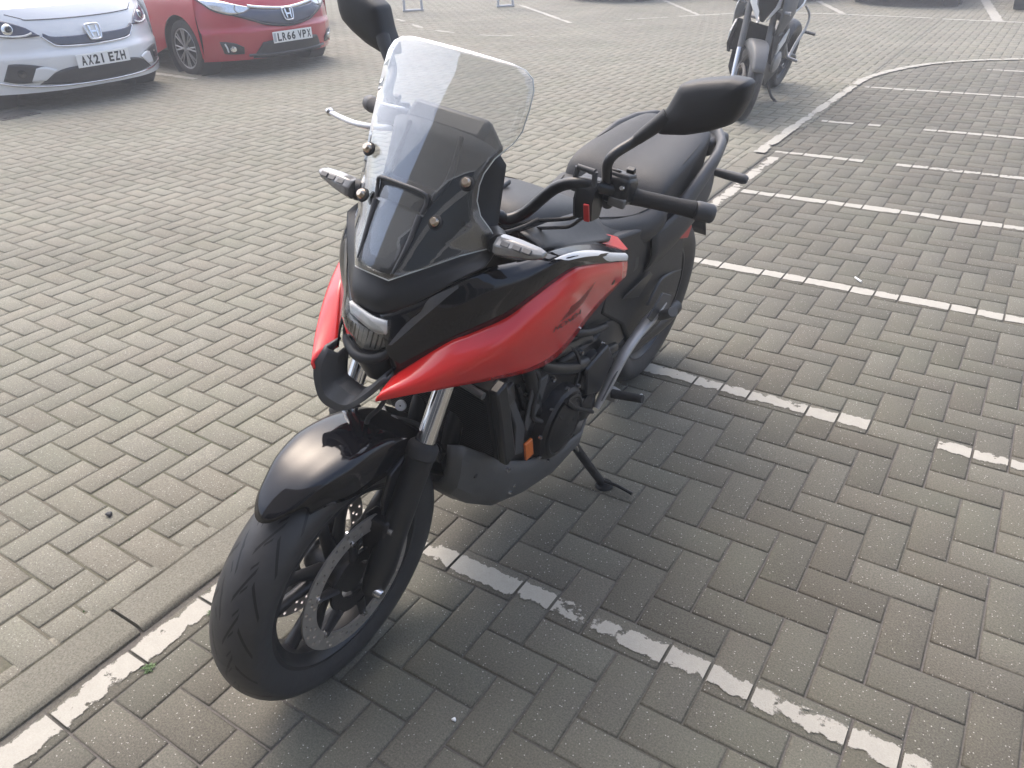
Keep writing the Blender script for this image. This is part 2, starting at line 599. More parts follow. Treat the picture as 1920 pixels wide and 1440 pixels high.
def thing(name, label, cat, loc=(0, 0, 0), rotz=0.0, group=None):
    o = bpy.data.objects.new(name, None); col.objects.link(o)
    o.empty_display_size = 0.2
    o.location = loc; o.rotation_euler = (0, 0, rotz)
    o['label'] = label; o['category'] = cat
    if group:
        o['group'] = group
    return o


def tag(o, label, cat, group=None):
    o['label'] = label; o['category'] = cat
    if group:
        o['group'] = group
    return o


def struct(o, kind='structure'):
    o['kind'] = kind
    return o


def project(p):
    """Pixel size estimate only, used to pick which blocks show largest."""
    d = Vector(p) - CAM
    return d.dot(RIGHT), d.dot(DOWN), d.dot(FWD)

# ------------------------------------------------------------------ ground, paving, kerb, painted lines
def hz(u):
    """Height of the lane, which rises gently away from the kerb."""
    return 0.024 * min(max(-0.65 - u, 0.0), 16.0)


def ground_sheet(name, us, vs, mat, dz):
    v = [(u, w, hz(u) + dz) for u in us for w in vs]
    H = len(vs)
    f = [(i * H + j, (i + 1) * H + j, (i + 1) * H + j + 1, i * H + j + 1) for i in range(len(us) - 1) for j in range(H - 1)]
    return struct(raw(name, v, f, mat, None, 0))


ground_sheet('ground', [-260, -16.65, -0.65, 260], [-160, 300], 'block_lane', -0.035)
bay = ground_sheet('bay_paving', [-0.648, 14.0], [-3.0, 20.0], 'joint_dark', -0.005)
lane = ground_sheet('lane_paving', [-16.0, -0.645], [-3.0, 24.0], 'joint_sand', 0.0035)


def block_template(L, W, joint, ch=0.0045, chd=0.003, depth=0.014):
    a, b = L / 2 - joint / 2, W / 2 - joint / 2
    q = ((-1, -1), (1, -1), (1, 1), (-1, 1))
    v = [(x * (a - ch), y * (b - ch), 0) for x, y in q] + [(x * a, y * b, -chd) for x, y in q] + [(x * a, y * b, -depth) for x, y in q]
    f = [(0, 1, 2, 3)]
    for k in (0, 4):
        f += [(k + 4 + i, k + 4 + (i + 1) % 4, k + (i + 1) % 4, k + i) for i in range(4)]
    return np.array(v), f


def block_mesh(name, L, W, joint, mat):
    v, f = block_template(L, W, joint)
    me = bpy.data.meshes.new(name)
    me.from_pydata(v.tolist(), [], f)
    me.materials.append(MATS[mat])
    me.shade_smooth(); me.set_sharp_from_angle(angle=R(60))
    return me


def field(name, blocks, joint, mat, parent):
    """Many blocks joined into one mesh: (x, y, z, L, W, angle, slope)."""
    V = []; F = []; T = []; n0 = 0
    for (x, y, z, L, W, an, sl) in blocks:
        v, f = block_template(L, W, joint)
        an += random.uniform(-0.008, 0.008)
        c, s = math.cos(an), math.sin(an)
        tx, ty = random.uniform(-0.006, 0.006), random.uniform(-0.006, 0.006)
        xx = v[:, 0] * c - v[:, 1] * s
        yy = v[:, 0] * s + v[:, 1] * c
        zz = v[:, 2] + xx * (tx - sl) + yy * ty + z + random.uniform(-0.0006, 0.0006)
        V.append(np.stack([xx + x, yy + y, zz], 1)); T.append(random.random())
        F += [tuple(n0 + i for i in q) for q in f]; n0 += 12
    me = bpy.data.meshes.new(name)
    me.from_pydata(np.concatenate(V).tolist(), [], F)
    at = me.attributes.new('tone', 'FLOAT', 'POINT')
    at.data.foreach_set('value', np.repeat(np.array(T, dtype=np.float32), 12))
    o = put(name, me, mat, parent, 60)
    o['kind'] = 'stuff'
    return o


def seen(x, y, z, mx=1.05, my=0.8, far=23):
    a, b, d = project((x, y, z))
    if (x - CAM.x) ** 2 + (y - CAM.y) ** 2 < 3.2 ** 2 and y > -2.6:
        return True
    return 0.25 < d < far and abs(a) < mx * d + 0.3 and -0.56 * d - 0.3 < b < my * d + 0.3


def herringbone(ou, ov, rot, pu, pv, i0, i1, j0, j1, zf, clip):
    """Blocks of a 90 degree herringbone: whole ones and the cut ones at an edge."""
    c, s = math.cos(rot), math.sin(rot)
    out = []
    for i in range(i0, i1):
        for j in range(j0, j1):
            k = (i - j) % 4
            if k == 0:
                cells = ((i, j), (i + 1, j))
            elif k == 3:
                cells = ((i, j), (i, j + 1))
            else:
                continue
            keep = []
            for (a, b) in cells:
                x, y = (a + .5) * pu, (b + .5) * pv
                X, Y = ou + x * c - y * s, ov + x * s + y * c
                if clip(X, Y):
                    keep.append((a, b, X, Y))
            if not keep:
                continue
            X = sum(q[2] for q in keep) / len(keep); Y = sum(q[3] for q in keep) / len(keep)
            if not seen(X, Y, zf(X)):
                continue
            long = len(keep) == 2
            L, W = ((2 * pu, pv) if k == 0 else (2 * pv, pu)) if long else (pu, pv)
            an = rot + (PI / 2 if (k == 3 and long) else 0)
            out.append((X, Y, zf(X), L, W, an, long, k))
    return out


def arc_v(u):
    """Where the bays end at the back: rounded corner, then straight."""
    if u < -0.2:
        return 7.9 + (u + 0.5) * 1.6
    if u < 1.5:
        return 8.75 + 0.75 * math.sin(min(1, (u + 0.2) / 1.7) * PI / 2)
    return 9.55


def lay(blocks, joint, mat, parent, slope, count=300):
    whole = [b for b in blocks if b[6]]
    inside = [b for b in whole if (lambda q: q[2] > 0.3 and abs(q[0]) < 0.66 * q[2] and abs(q[1]) < 0.495 * q[2])(project(b[:3]))]
    inside.sort(key=lambda b: project(b[:3])[2])
    pick = inside[:count]
    ids = set(id(b) for b in pick)
    meshes = {}
    for b in pick:
        key = (round(b[3], 4), round(b[4], 4))
        if key not in meshes:
            meshes[key] = block_mesh('paving_block', b[3], b[4], joint, mat)
        o = bpy.data.objects.new('paving_block', meshes[key])
        col.objects.link(o); o.parent = parent
        o.location = (b[0], b[1], b[2] + random.uniform(-0.0006, 0.0006))
        o.rotation_euler = (random.uniform(-0.010, 0.010), slope + random.uniform(-0.010, 0.010), 0)
        o.rotation_mode = 'XYZ'
        o.rotation_euler = (Matrix.Rotation(slope, 3, 'Y') @ Matrix.Rotation(b[5] + random.uniform(-0.008, 0.008), 3, 'Z')
                            @ Matrix.Rotation(random.uniform(-0.006, 0.006), 3, 'X') @ Matrix.Rotation(random.uniform(-0.004, 0.004), 3, 'Y')).to_euler()
    rest = [(b[0], b[1], b[2], b[3], b[4], b[5], slope) for b in blocks if id(b) not in ids]
    return rest


bay_blocks = herringbone(0, 0, 0, 0.1, 0.1, -8, 120, -27, 110, lambda u: 0.0,
                         lambda x, y: (x > -0.4 if y < 4.42 else x > -0.6) and y < arc_v(x))
rest = lay(bay_blocks, 0.005, 'block_bay', bay, 0.0)
# stretcher course beside the kerb
k = -18
while k * 0.2 < 4.4:
    rest.append((-0.45, k * 0.2 + 0.1, 0.0, 0.2, 0.1, PI / 2, 0)); k += 1
field('paving_block_field', rest, 0.0055, 'block_bay', bay)
back = herringbone(0, 0, 0, 0.1, 0.1, -7, 130, 60, 200, lambda u: 0.0,
                   lambda x, y: x > -0.60 and y >= arc_v(x))
lane_blocks = herringbone(-1.110, -0.3076, 0.0073, 0.0925, 0.094, -190, 8, -34, 270, lambda u: hz(u) + 0.008,
                          lambda x, y: x < (-0.69 if y < 4.42 else -0.55))
rest = lay(lane_blocks, 0.0065, 'block_lane', lane, 0.024)
rest += [(b[0], b[1], b[2], b[3], b[4], b[5], 0) for b in back]
k = -18
while k * 0.19 < 4.4:
    rest.append((-0.667, k * 0.19, 0.007, 0.19, 0.046, PI / 2, 0)); k += 1
field('paving_block_field', rest, 0.0075, 'block_lane', lane)

# flush kerb of long concrete units
kerb = struct(raw('kerb', [(-0.643, -3, -0.012), (-0.512, -3, -0.012), (-0.512, 4.4, -0.012), (-0.643, 4.4, -0.012)], [(0, 1, 2, 3)], 'joint_dark', None, 0))
for k in range(-3, 6):
    v0 = -0.545 + 0.915 * k; v1 = min(v0 + 0.911, 4.40)
    if v1 - v0 < 0.1:
        continue
    prof = [(-0.640, -0.03), (-0.640, 0.006), (-0.636, 0.0105), (-0.535, 0.0125), (-0.524, 0.010), (-0.5165, 0.002), (-0.515, -0.03)]
    n = len(prof); nseg = 8
    verts = [(x, v0 + 0.002 + (v1 - v0 - 0.004) * s / nseg, z + random.uniform(-0.0006, 0.0006)) for s in range(nseg + 1) for x, z in prof]
    faces = [(s * n + i, s * n + i + 1, (s + 1) * n + i + 1, (s + 1) * n + i) for s in range(nseg) for i in range(n - 1)]
    faces += [tuple(range(n)), tuple(nseg * n + i for i in range(n))]
    raw('kerb_stone', verts, faces, 'kerb_concrete', kerb, 40)


def marking(name, quads, mat):
    """Painted line: one thin sheet per painted block, 4 mm above it. Quads run a-b along one edge, d-c along the other."""
    v = []; f = []; uv = []
    for (a, b, c, d) in quads:
        n = len(v); v += [a, b, c, d]; f.append((n, n + 1, n + 2, n + 3)); uv += [(0, 0), (1, 0), (1, 1), (0, 1)]
    o = raw(name, v, f, mat, None, 0, uv)
    return struct(o)


def row_line(j, u0, u1, mat, w=(0.012, 0.086), skip=()):
    quads = []
    i = math.floor(u0 / 0.1) - 4
    z = 0.0024
    while i * 0.1 < u1:
        k = (i - j) % 4
        L = 2 if k == 0 else 1
        if k == 1:
            i += 1; continue
        a, b = max(u0, i * 0.1 + 0.004), min(u1, (i + L) * 0.1 - 0.004)
        if b - a > 0.02 and not any(s0 < (a + b) / 2 < s1 for s0, s1 in skip):
            e = [random.uniform(-0.006, 0.006) for _ in range(2)]
            quads.append(((a, j * 0.1 + w[0] + e[0], z), (b, j * 0.1 + w[0] + e[0], z), (b, j * 0.1 + w[1] + e[1], z), (a, j * 0.1 + w[1] + e[1], z)))
        i += L
    return marking('painted_line', quads, mat)


row_line(0, -0.4, 4.2, 'marking_worn')
row_line(12, -0.4, 5.0, 'marking_mid', skip=((0.8, 1.0),))
row_line(23, -0.4, 5.0, 'marking_fresh')
row_line(35, -0.4, 5.0, 'marking_fresh')
row_line(45, -0.5, 5.0, 'marking_mid', skip=((0.1, 0.22),))
row_line(56, -0.45, 5.0, 'marking_mid', skip=((-0.2, -0.1), (0.0, 0.3)))
row_line(72, -0.45, 5.0, 'marking_mid')
row_line(86, 0.45, 5.0, 'marking_mid', skip=((0.6, 0.7),))
quads = []
k = -18
while k * 0.2 < 4.35:
    a, b = k * 0.2 + 0.004, k * 0.2 + 0.196
    quads.append(((-0.499, a, 0.0024), (-0.499, b, 0.0024), (-0.412, b, 0.0024), (-0.412, a, 0.0024)))
    k += 1
marking('painted_line', quads, 'marking_worn')
pts = []
v = 4.44
while v < 7.3:
    pts.append((-0.56 + 0.02 * math.sin(v), v)); v += 0.1
pts += [(-0.545, 7.5), (-0.50, 7.8), (-0.42, 8.12), (-0.29, 8.45), (-0.10, 8.80), (0.12, 9.05), (0.38, 9.25), (0.7, 9.42), (1.1, 9.55), (1.7, 9.62), (2.6, 9.64), (4.0, 9.64)]


def ribbon(pts, width, mat, z=0.0026, gap=0.04, dash=None):
    quads = []
    for i, ((x0, y0), (x1, y1)) in enumerate(zip(pts[:-1], pts[1:])):
        d = Vector((x1 - x0, y1 - y0)); L = d.length; d /= L
        n = Vector((-d.y, d.x)) * width / 2
        nseg = max(1, round(L / 0.19))
        for s in range(nseg):
            if dash and random.random() < dash:
                continue
            a = s / nseg; b = (s + 1) / nseg - (gap * 0.19 / L if nseg > 1 else 0.02)
            A = Vector((x0, y0)).lerp(Vector((x1, y1)), a); B = Vector((x0, y0)).lerp(Vector((x1, y1)), b)
            q = [A - n, B - n, B + n, A + n]
            quads.append(tuple((p.x, p.y, hz(p.x) + z + (0.0085 if p.x < -0.69 else 0)) for p in q))
    return marking('painted_line', quads, mat)


ribbon(pts, 0.092, 'marking_mid', z=0.0125, gap=0.08)
ribbon([(-3.97, 12.05), (-3.47, 12.62), (-2.9, 12.95), (-2.3, 13.1), (-0.6, 13.2), (0.5, 13.0), (4, 12.6)], 0.10, 'marking_fresh')
ribbon([(-5.41, 13.98), (-3.97, 12.05)], 0.10, 'marking_mid')
ribbon([(-7.46, 12.16), (-5.35, 10.27)], 0.10, 'marking_mid')
ribbon([(-5.35, 10.27), (-3.97, 12.05)], 0.09, 'marking_worn', dash=0.4)
ribbon([(-2.84, 14.98), (-2.01, 13.2)], 0.11, 'marking_fresh')
ribbon([(-0.30, 16.4), (0.18, 13.1)], 0.16, 'marking_fresh')
ribbon([(-9.6, 10.3), (-7.99, 9.39), (-6.88, 8.66), (-5.9, 8.5), (-5.0, 8.75)], 0.10, 'marking_worn', dash=0.45)
ribbon([(-10.5, 4.36), (-6.6, 4.36)], 0.10, 'marking_mid')


# iron drain cover set in the lane in front of the white car
dr = thing('drain_cover', 'dark square iron drain cover set in the paving in front of the white car', 'drain', (-6.62, 2.42, hz(-6.62) + 0.009), 0.0)
box('frame', (0, 0, -0.004), (0.34, 0.34, 0.012), 'iron', dr, bev=0.003)
for k in range(9):
    box('grate_bar', (0, -0.13 + 0.0325 * k, 0.006), (0.29, 0.018, 0.008), 'iron', dr, bev=0.002)

# ------------------------------------------------------------------ the red and black motorcycle
# Its own frame: x forward, y to its left, z up, origin on the ground below the front axle; it leans on its side stand.
LEAN = R(9.4)
bike = thing('motorcycle', 'red and black touring motorcycle with tall clear windscreen leaning on its side stand', 'motorcycle')
mw = Matrix.Identity(4)
cl, sl = math.cos(LEAN), math.sin(LEAN)
for i, cvec in enumerate(((0, -1, 0), (cl, 0, -sl), (sl, 0, cl))):
    for j in range(3):
        mw[j][i] = cvec[j]
mw[0][3], mw[1][3] = -0.0616, -0.336
bike.matrix_world = mw


def tyre(name, c, ro, ri, w, parent):
    prof = []
    for i in range(25):
        t = -1 + 2 * i / 24
        a = abs(t)
        if a < 0.72:                       # round crown
            s = a / 0.72
            y = w / 2 * math.sin(s * 1.35) / math.sin(1.35) * 1.0
            r = ro - (ro - ri) * 0.42 * (1 - math.cos(s * 1.35)) / (1 - math.cos(1.35))
        else:
            s = (a - 0.72) / 0.28
            y = w / 2 * (1 - 0.24 * s * s + 0.02 * s)
            r = ro - (ro - ri) * (0.42 + 0.58 * s)
        prof.append((r, math.copysign(y, t)))
    ty = lathe(name, prof, c, (0, 1, 0), 'tyre_tread', parent, n=96, uv=True, smooth=50)
    return ty


def disc(name, c, ro, ri, th, parent, mat='disc_steel', holes=True):
    prof = [(ri, -th / 2), (ro, -th / 2), (ro, th / 2), (ri, th / 2)]
    d = lathe(name, prof, c, (0, 1, 0), mat, parent, n=72, closed=True, smooth=30)
    if holes:
        bm = bmesh.new()
        for ring, (rr, nn, ph) in enumerate(((ro - 0.009, 27, 0), (ro - 0.020, 27, 0.5), (ro - 0.030, 27, 0.1))):
            for i in range(nn):
                if (i + ring * 2) % 5 == 4:
                    continue
                a = 2 * PI * (i + ph) / nn
                mat4 = Matrix.Translation((c[0] + rr * math.cos(a), c[1], c[2] + rr * math.sin(a))) @ Matrix.Rotation(PI / 2, 4, 'X')
                bmesh.ops.create_cone(bm, cap_ends=True, segments=8, radius1=0.0043, radius2=0.0043, depth=th * 4, matrix=mat4)
        me = bpy.data.meshes.new('drill'); bm.to_mesh(me); bm.free()
        cut = bpy.data.objects.new('drill', me); col.objects.link(cut); cut.parent = bike
        md = d.modifiers.new('holes', 'BOOLEAN'); md.object = cut; md.operation = 'DIFFERENCE'; md.solver = 'EXACT'
        dg = bpy.context.evaluated_depsgraph_get()
        me2 = bpy.data.meshes.new_from_object(d.evaluated_get(dg))
        d.modifiers.clear(); d.data = me2
        bpy.data.objects.remove(cut)
    return d


def wheel(name, c, ro, rr, w, rw, parent, nspoke=5):
    """Cast wheel: barrel with lips, hub, forked spokes; tyre, discs and bolts hang under it."""
    h = rw / 2
    prof = [(rr + 0.008, h), (rr - 0.006, h + 0.001), (rr - 0.012, h - 0.010), (rr - 0.026, h - 0.018), (rr - 0.030, 0), (rr - 0.026, -h + 0.018),
            (rr - 0.012, -h + 0.010), (rr - 0.006, -h - 0.001), (rr + 0.008, -h), (rr - 0.004, -h + 0.012), (rr - 0.014, 0), (rr - 0.004, h - 0.012)]
    rim = lathe(name, prof, c, (0, 1, 0), 'wheel_black', parent, n=72, closed=True)
    C = Vector(c)
    lathe('hub', [(0.001, 0.055), (0.035, 0.055), (0.042, 0.035), (0.036, 0), (0.042, -0.035), (0.035, -0.055), (0.001, -0.055)], c, (0, 1, 0), 'wheel_black', rim, n=32)
    for i in range(nspoke):
        a = 2 * PI * i / nspoke + 0.30
        for s in (-1, 1):
            a2 = a + s * 0.20
            p0 = C + Vector((math.cos(a + s * 0.12) * 0.034, 0, math.sin(a + s * 0.12) * 0.034))
            p1 = C + Vector((math.cos(a2) * rr * 0.55, 0, math.sin(a2) * rr * 0.55))
            p2 = C + Vector((math.cos(a2) * (rr - 0.024), 0, math.sin(a2) * (rr - 0.024)))
            tube('spoke', [p0, p1, p2], [0.019, 0.013, 0.017], 'wheel_black', rim, n=10, path=3, flat=0.8)
    tyre('tyre', c, ro, rr, w, rim)
    return rim


FW = (0, 0, 0.300)
fw = wheel('front_wheel', FW, 0.300, 0.216, 0.120, 0.095, bike)
for s in (1, -1):
    d = disc('brake_disc', (0, 0.066 * s, 0.3), 0.160, 0.122, 0.0045, fw)
    lathe('disc_carrier', [(0.045, 0.002 * s), (0.076, 0.004 * s), (0.076, -0.004 * s), (0.045, -0.006 * s)], (0, 0.062 * s, 0.3), (0, 1, 0), 'engine_black', fw, n=40, closed=True)
    for i in range(6):
        a = 2 * PI * i / 6 + 0.4
        tube('carrier_arm', [(math.cos(a) * 0.070, 0.064 * s, 0.3 + math.sin(a) * 0.070), (math.cos(a) * 0.126, 0.066 * s, 0.3 + math.sin(a) * 0.126)], [0.014, 0.009], 'engine_black', fw, n=8, path=1, flat=0.4)
        lathe('disc_bobbin', [(0.0005, 0.006), (0.006, 0.006), (0.007, 0.0), (0.007, -0.004)], (math.cos(a) * 0.124, 0.067 * s, 0.3 + math.sin(a) * 0.124), (0, s, 0), 'steel', fw, n=12)
RW = (-1.535, 0, 0.312)
rw = wheel('rear_wheel', RW, 0.312, 0.216, 0.160, 0.125, bike)
disc('brake_disc', (-1.535, -0.075, 0.312), 0.12, 0.085, 0.005, rw, holes=False)

# fork
FD = Vector((-0.454, 0, 0.891))


def fork_pt(z, y, dx=0.0):
    t = (z - 0.30) / FD.z
    return (-0.012 + FD.x * t + dx, y, z)


for s in (1, -1):
    y = 0.103 * s
    tube('fork_tube', [fork_pt(0.56, y), fork_pt(0.83, y)], 0.0205, 'chrome', bike, n=24, path=1)
    leg = tube('fork_leg', [fork_pt(0.285, y * 0.98), fork_pt(0.34, y), fork_pt(0.40, y), fork_pt(0.50, y), fork_pt(0.572, y)], [0.024, 0.031, 0.029, 0.0285, 0.030], 'satin_black', bike, n=20, path=3)
    lathe('dust_seal', [(0.022, 0.020), (0.030, 0.014), (0.033, 0.008), (0.033, -0.012), (0.030, -0.016)], fork_pt(0.578, y), FD, 'rubber', leg, n=24)
    lathe('axle_nut', [(0.0005, 0.008), (0.009, 0.008), (0.011, 0.004), (0.012, -0.01)], (0.0, y + 0.022 * s, 0.300), (0, s, 0), 'steel', leg, n=12)
    tube('fork_tube_cap', [fork_pt(0.80, y), fork_pt(0.86, y)], [0.034, 0.034], 'satin_black', bike, n=20, path=1)
    # caliper behind the leg
    cal = loft('brake_caliper', [[(-0.060 + a * 0.014, s * (0.045 + yy), 0.385 + b * 0.03) for a, b in ((-1.5, -2.2), (1.4, -2.0), (2.0, 0), (1.2, 2.2), (-1.6, 2.0), (-2.6, 0))] for yy in (0.0, 0.012, 0.050, 0.060)], 'engine_black', bike)
    bevel(cal, 0.006)
    for bz in (-0.045, 0.045):
        lathe('caliper_bolt', [(0.0005, 0.010), (0.008, 0.010), (0.009, 0.0)], (-0.052, s * 0.106, 0.385 + bz), (0, s, 0), 'steel', cal, n=10)
for sx, sz in ((0.0, 0.0),):
    box('fork_bridge', (fork_pt(0.80, 0)), (0.06, 0.27, 0.05), 'satin_black', bike, rot=(0, -27, 0), bev=0.01)

# front fender: arch over the tyre with a stepped skirt down to the fork
rowsF = []
for i in range(13):
    a = R(57 + 91 * i / 12)                  # 0 = straight ahead
    q = i / 12
    rad = 0.336 + 0.008 * math.sin(q * PI) - 0.012 * max(0, 0.15 - q) / 0.15
    wd = 0.050 + 0.025 * min(1, q * 3.0)
    drop = 0.036 + 0.052 * math.sin(min(1, q * 1.1) * PI)
    row = []
    for (fy, fr) in ((-1.0, -1.0), (-1.01, -0.48), (-0.96, -0.16), (-0.72, -0.03), (-0.36, 0.0), (0, 0.015), (0.36, 0.0), (0.72, -0.03), (0.96, -0.16), (1.01, -0.48), (1.0, -1.0)):
        r_ = rad + fr * drop
        aa = a + 0.20 * fy * fy * max(0, 1 - q * 3.5)
        row.append((math.cos(aa) * r_, fy * wd, 0.3 + math.sin(aa) * r_))
    rowsF.append(row)
fender = sheet('front_fender', rowsF, 'gloss_black', bike, nu=3, nv=2, thickness=0.004)
for s in (1, -1):
    st = prism('fender_stay', [fork_pt(0.55, 0.074 * s, 0.06), fork_pt(0.58, 0.074 * s, 0.0), fork_pt(0.50, 0.074 * s, -0.01), fork_pt(0.44, 0.074 * s, 0.02), fork_pt(0.49, 0.074 * s, 0.05)], (0, 0.010 * s, 0), 'satin_black', bike)
    lathe('fender_bolt', [(0.0005, 0.007), (0.007, 0.006), (0.008, 0.0)], fork_pt(0.535, 0.084 * s, 0.015), (0, s, 0), 'steel', fender, n=10)

# windscreen -------------------------------------------------------------
SCR = [((-0.120, 0.038, 0.952), (-0.115, 0.955)), ((-0.165, 0.080, 0.974), (-0.125, 0.968)), ((-0.213, 0.120, 0.995), (-0.135, 0.983)), ((-0.266, 0.152, 1.004), (-0.146, 1.000)),
       ((-0.268, 0.158, 1.018), (-0.156, 1.016)), ((-0.258, 0.150, 1.040), (-0.170, 1.038)), ((-0.247, 0.134, 1.064), (-0.186, 1.062)), ((-0.244, 0.126, 1.090), (-0.203, 1.088)),
       ((-0.250, 0.124, 1.115), (-0.219, 1.114)), ((-0.258, 0.126, 1.134), (-0.232, 1.134)), ((-0.275, 0.134, 1.158), (-0.247, 1.158)), ((-0.305, 0.150, 1.182), (-0.266, 1.186)),
       ((-0.318, 0.156, 1.200), (-0.278, 1.205)), ((-0.332, 0.157, 1.235), (-0.300, 1.240)), ((-0.343, 0.155, 1.262), (-0.318, 1.267)), ((-0.349, 0.147, 1.278), (-0.327, 1.281)),
       ((-0.351, 0.130, 1.288), (-0.333, 1.292)), ((-0.348, 0.105, 1.293), (-0.337, 1.298))]
sr = []
edgeL = []
for (e, cc) in SCR:
    row = []
    for q in range(-8, 9):
        f_ = q / 8
        k2 = abs(f_) ** 2.0
        row.append((cc[0] + (e[0] - cc[0]) * k2, e[1] * f_, cc[1] + (e[2] - cc[1]) * k2))
    sr.append(row)
    edgeL.append(row[-1])
screen = sheet('windscreen', sr, 'clear_screen', bike, nu=1, nv=1, lin=True, thickness=0.0022, smooth=60)
loop = [r[-1] for r in sr] + list(reversed(sr[-1]))[1:] + [r[0] for r in reversed(sr)][1:] + sr[0][1:]
tube('screen_edge', loop, 0.0011, 'edge_glint', screen, n=6, path=1)  # pale rim tube, its colour stands in for scattered light
scrn = Vector((0.80, 0, 0.60))
for s in (1, -1):
    for (x, y, z) in ((-0.236, 0.108, 1.118), (-0.189, 0.081, 1.053)):
        nn = (0.78, 0.22 * s, 0.58)
        sc = lathe('screen_screw', [(0.0005, 0.008), (0.0055, 0.008), (0.0085, 0.0045), (0.0095, 0.0), (0.0095, -0.004)], (x + 0.003, y * s, z + 0.002), nn, 'brass_screw', screen, n=16)
        lathe('washer', [(0.0095, 0.002), (0.0125, 0.001), (0.0130, -0.003), (0.0095, -0.007)], (x + 0.001, y * s, z), nn, 'rubber', screen, n=16)

# upper cowl under the screen: matte nose panel, sides and the dash shroud
UC = [[(-0.105, 0, 0.884), (-0.108, 0.030, 0.887), (-0.140, 0.070, 0.905), (-0.199, 0.130, 0.956), (-0.232, 0.160, 0.980)],
      [(-0.104, 0, 0.915), (-0.110, 0.034, 0.916), (-0.150, 0.070, 0.934), (-0.212, 0.124, 0.972), (-0.258, 0.158, 0.990)],
      [(-0.130, 0, 0.952), (-0.135, 0.038, 0.950), (-0.170, 0.070, 0.962), (-0.228, 0.118, 0.984), (-0.282, 0.150, 0.999)],
      [(-0.188, 0, 1.030), (-0.190, 0.044, 1.030), (-0.224, 0.074, 1.026), (-0.262, 0.110, 1.024), (-0.296, 0.140, 1.022)],
      [(-0.236, 0, 1.086), (-0.238, 0.050, 1.082), (-0.262, 0.080, 1.080), (-0.290, 0.112, 1.076), (-0.318, 0.128, 1.072)],
      [(-0.287, 0, 1.182), (-0.293, 0.055, 1.178), (-0.303, 0.090, 1.170), (-0.314, 0.112, 1.156), (-0.332, 0.122, 1.130)]]
full = [flip(r)[::-1][:-1] + r for r in UC]
upper = sheet('upper_cowl', full, 'matte_black', bike, nu=4, nv=4, thickness=0.004)
# central duct panel and its slot
CH = [[(-0.122, 0, 0.962), (-0.126, 0.036, 0.960)], [(-0.150, 0, 0.997), (-0.152, 0.040, 0.996)], [(-0.176, 0, 1.030), (-0.177, 0.043, 1.029)], [(-0.198, 0, 1.060), (-0.199, 0.045, 1.058)]]
full = [flip(r)[::-1][:-1] + r for r in CH]
duct = sheet('air_duct', full, 'grey_plastic', bike, nu=4, nv=3, thickness=0.003)
slot = loft('duct_mouth', [[(-0.196 + dx, -0.047, 1.058 + dz), (-0.194 + dx, 0, 1.060 + dz), (-0.196 + dx, 0.047, 1.058 + dz), (-0.208 + dx, 0.052, 1.076 + dz), (-0.206 + dx, 0.050, 1.088 + dz), (-0.203 + dx, 0, 1.090 + dz), (-0.206 + dx, -0.050, 1.088 + dz), (-0.208 + dx, -0.052, 1.076 + dz)] for dx, dz in ((0.006, 0.002), (-0.03, -0.002))], 'satin_black', bike)
tube('duct_lip', [(-0.190, -0.050, 1.058), (-0.198, -0.054, 1.080), (-0.196, -0.046, 1.094), (-0.192, 0, 1.097), (-0.196, 0.046, 1.094), (-0.198, 0.054, 1.080), (-0.190, 0.050, 1.058)], 0.0035, 'grey_plastic', duct, n=8, path=3)
for s in (1, -1):
    tube('duct_rail', [(-0.186, 0.049 * s, 1.056), (-0.160, 0.046 * s, 1.010), (-0.128, 0.040 * s, 0.965)], [0.005, 0.004, 0.002], 'grey_plastic', duct, n=8)
    # raised crease of the shroud above the duct
    tube('shroud_rib', [(-0.215, 0.055 * s, 1.075), (-0.255, 0.060 * s, 1.112), (-0.286, 0.056 * s, 1.172)], [0.004, 0.006, 0.004], 'matte_black', upper, n=8)
box('instrument_panel', (-0.345, 0, 1.150), (0.05, 0.17, 0.09), 'matte_black', bike, rot=(0, 40, 0), bev=0.012)

# gloss black side cowls, red side cowls ---------------------------------
T = [(-0.108,0.03,0.887), (-0.14,0.07,0.905), (-0.203,0.127,0.953), (-0.244,0.15,0.969), (-0.318,0.182,0.969), (-0.414,0.2,0.967), (-0.573,0.204,0.926), (-0.782,0.204,0.833)]
M1 = [(-0.096,0.052,0.838), (-0.156,0.098,0.872), (-0.196,0.146,0.907), (-0.242,0.178,0.931), (-0.301,0.207,0.946), (-0.386,0.231,0.964), (-0.491,0.238,0.939), (-0.723,0.229,0.851)]
B = [(-0.103,0.07,0.774), (-0.177,0.13,0.835), (-0.211,0.155,0.85), (-0.274,0.19,0.87), (-0.33,0.21,0.896), (-0.426,0.23,0.923), (-0.49,0.235,0.914), (-0.727,0.228,0.835)]
C2 = [(-0.05,0.08,0.767), (-0.125,0.138,0.793), (-0.175,0.172,0.807), (-0.244,0.207,0.823), (-0.319,0.228,0.841), (-0.415,0.241,0.858), (-0.526,0.241,0.864), (-0.738,0.227,0.814)]
D2 = [(-0.044,0.075,0.752), (-0.109,0.128,0.761), (-0.189,0.155,0.746), (-0.282,0.18,0.723), (-0.399,0.2,0.693), (-0.51,0.205,0.683), (-0.641,0.21,0.738), (-0.755,0.222,0.784)]
E2 = [(p[0] - 0.01, p[1] - 0.05 * min(1, i / 3), p[2] + 0.004) for i, p in enumerate(D2)]
T2 = [(p[0], max(0.012, p[1] - 0.028), p[2] - 0.002 + 0.018 * min(1, i / 3)) for i, p in enumerate(T)]
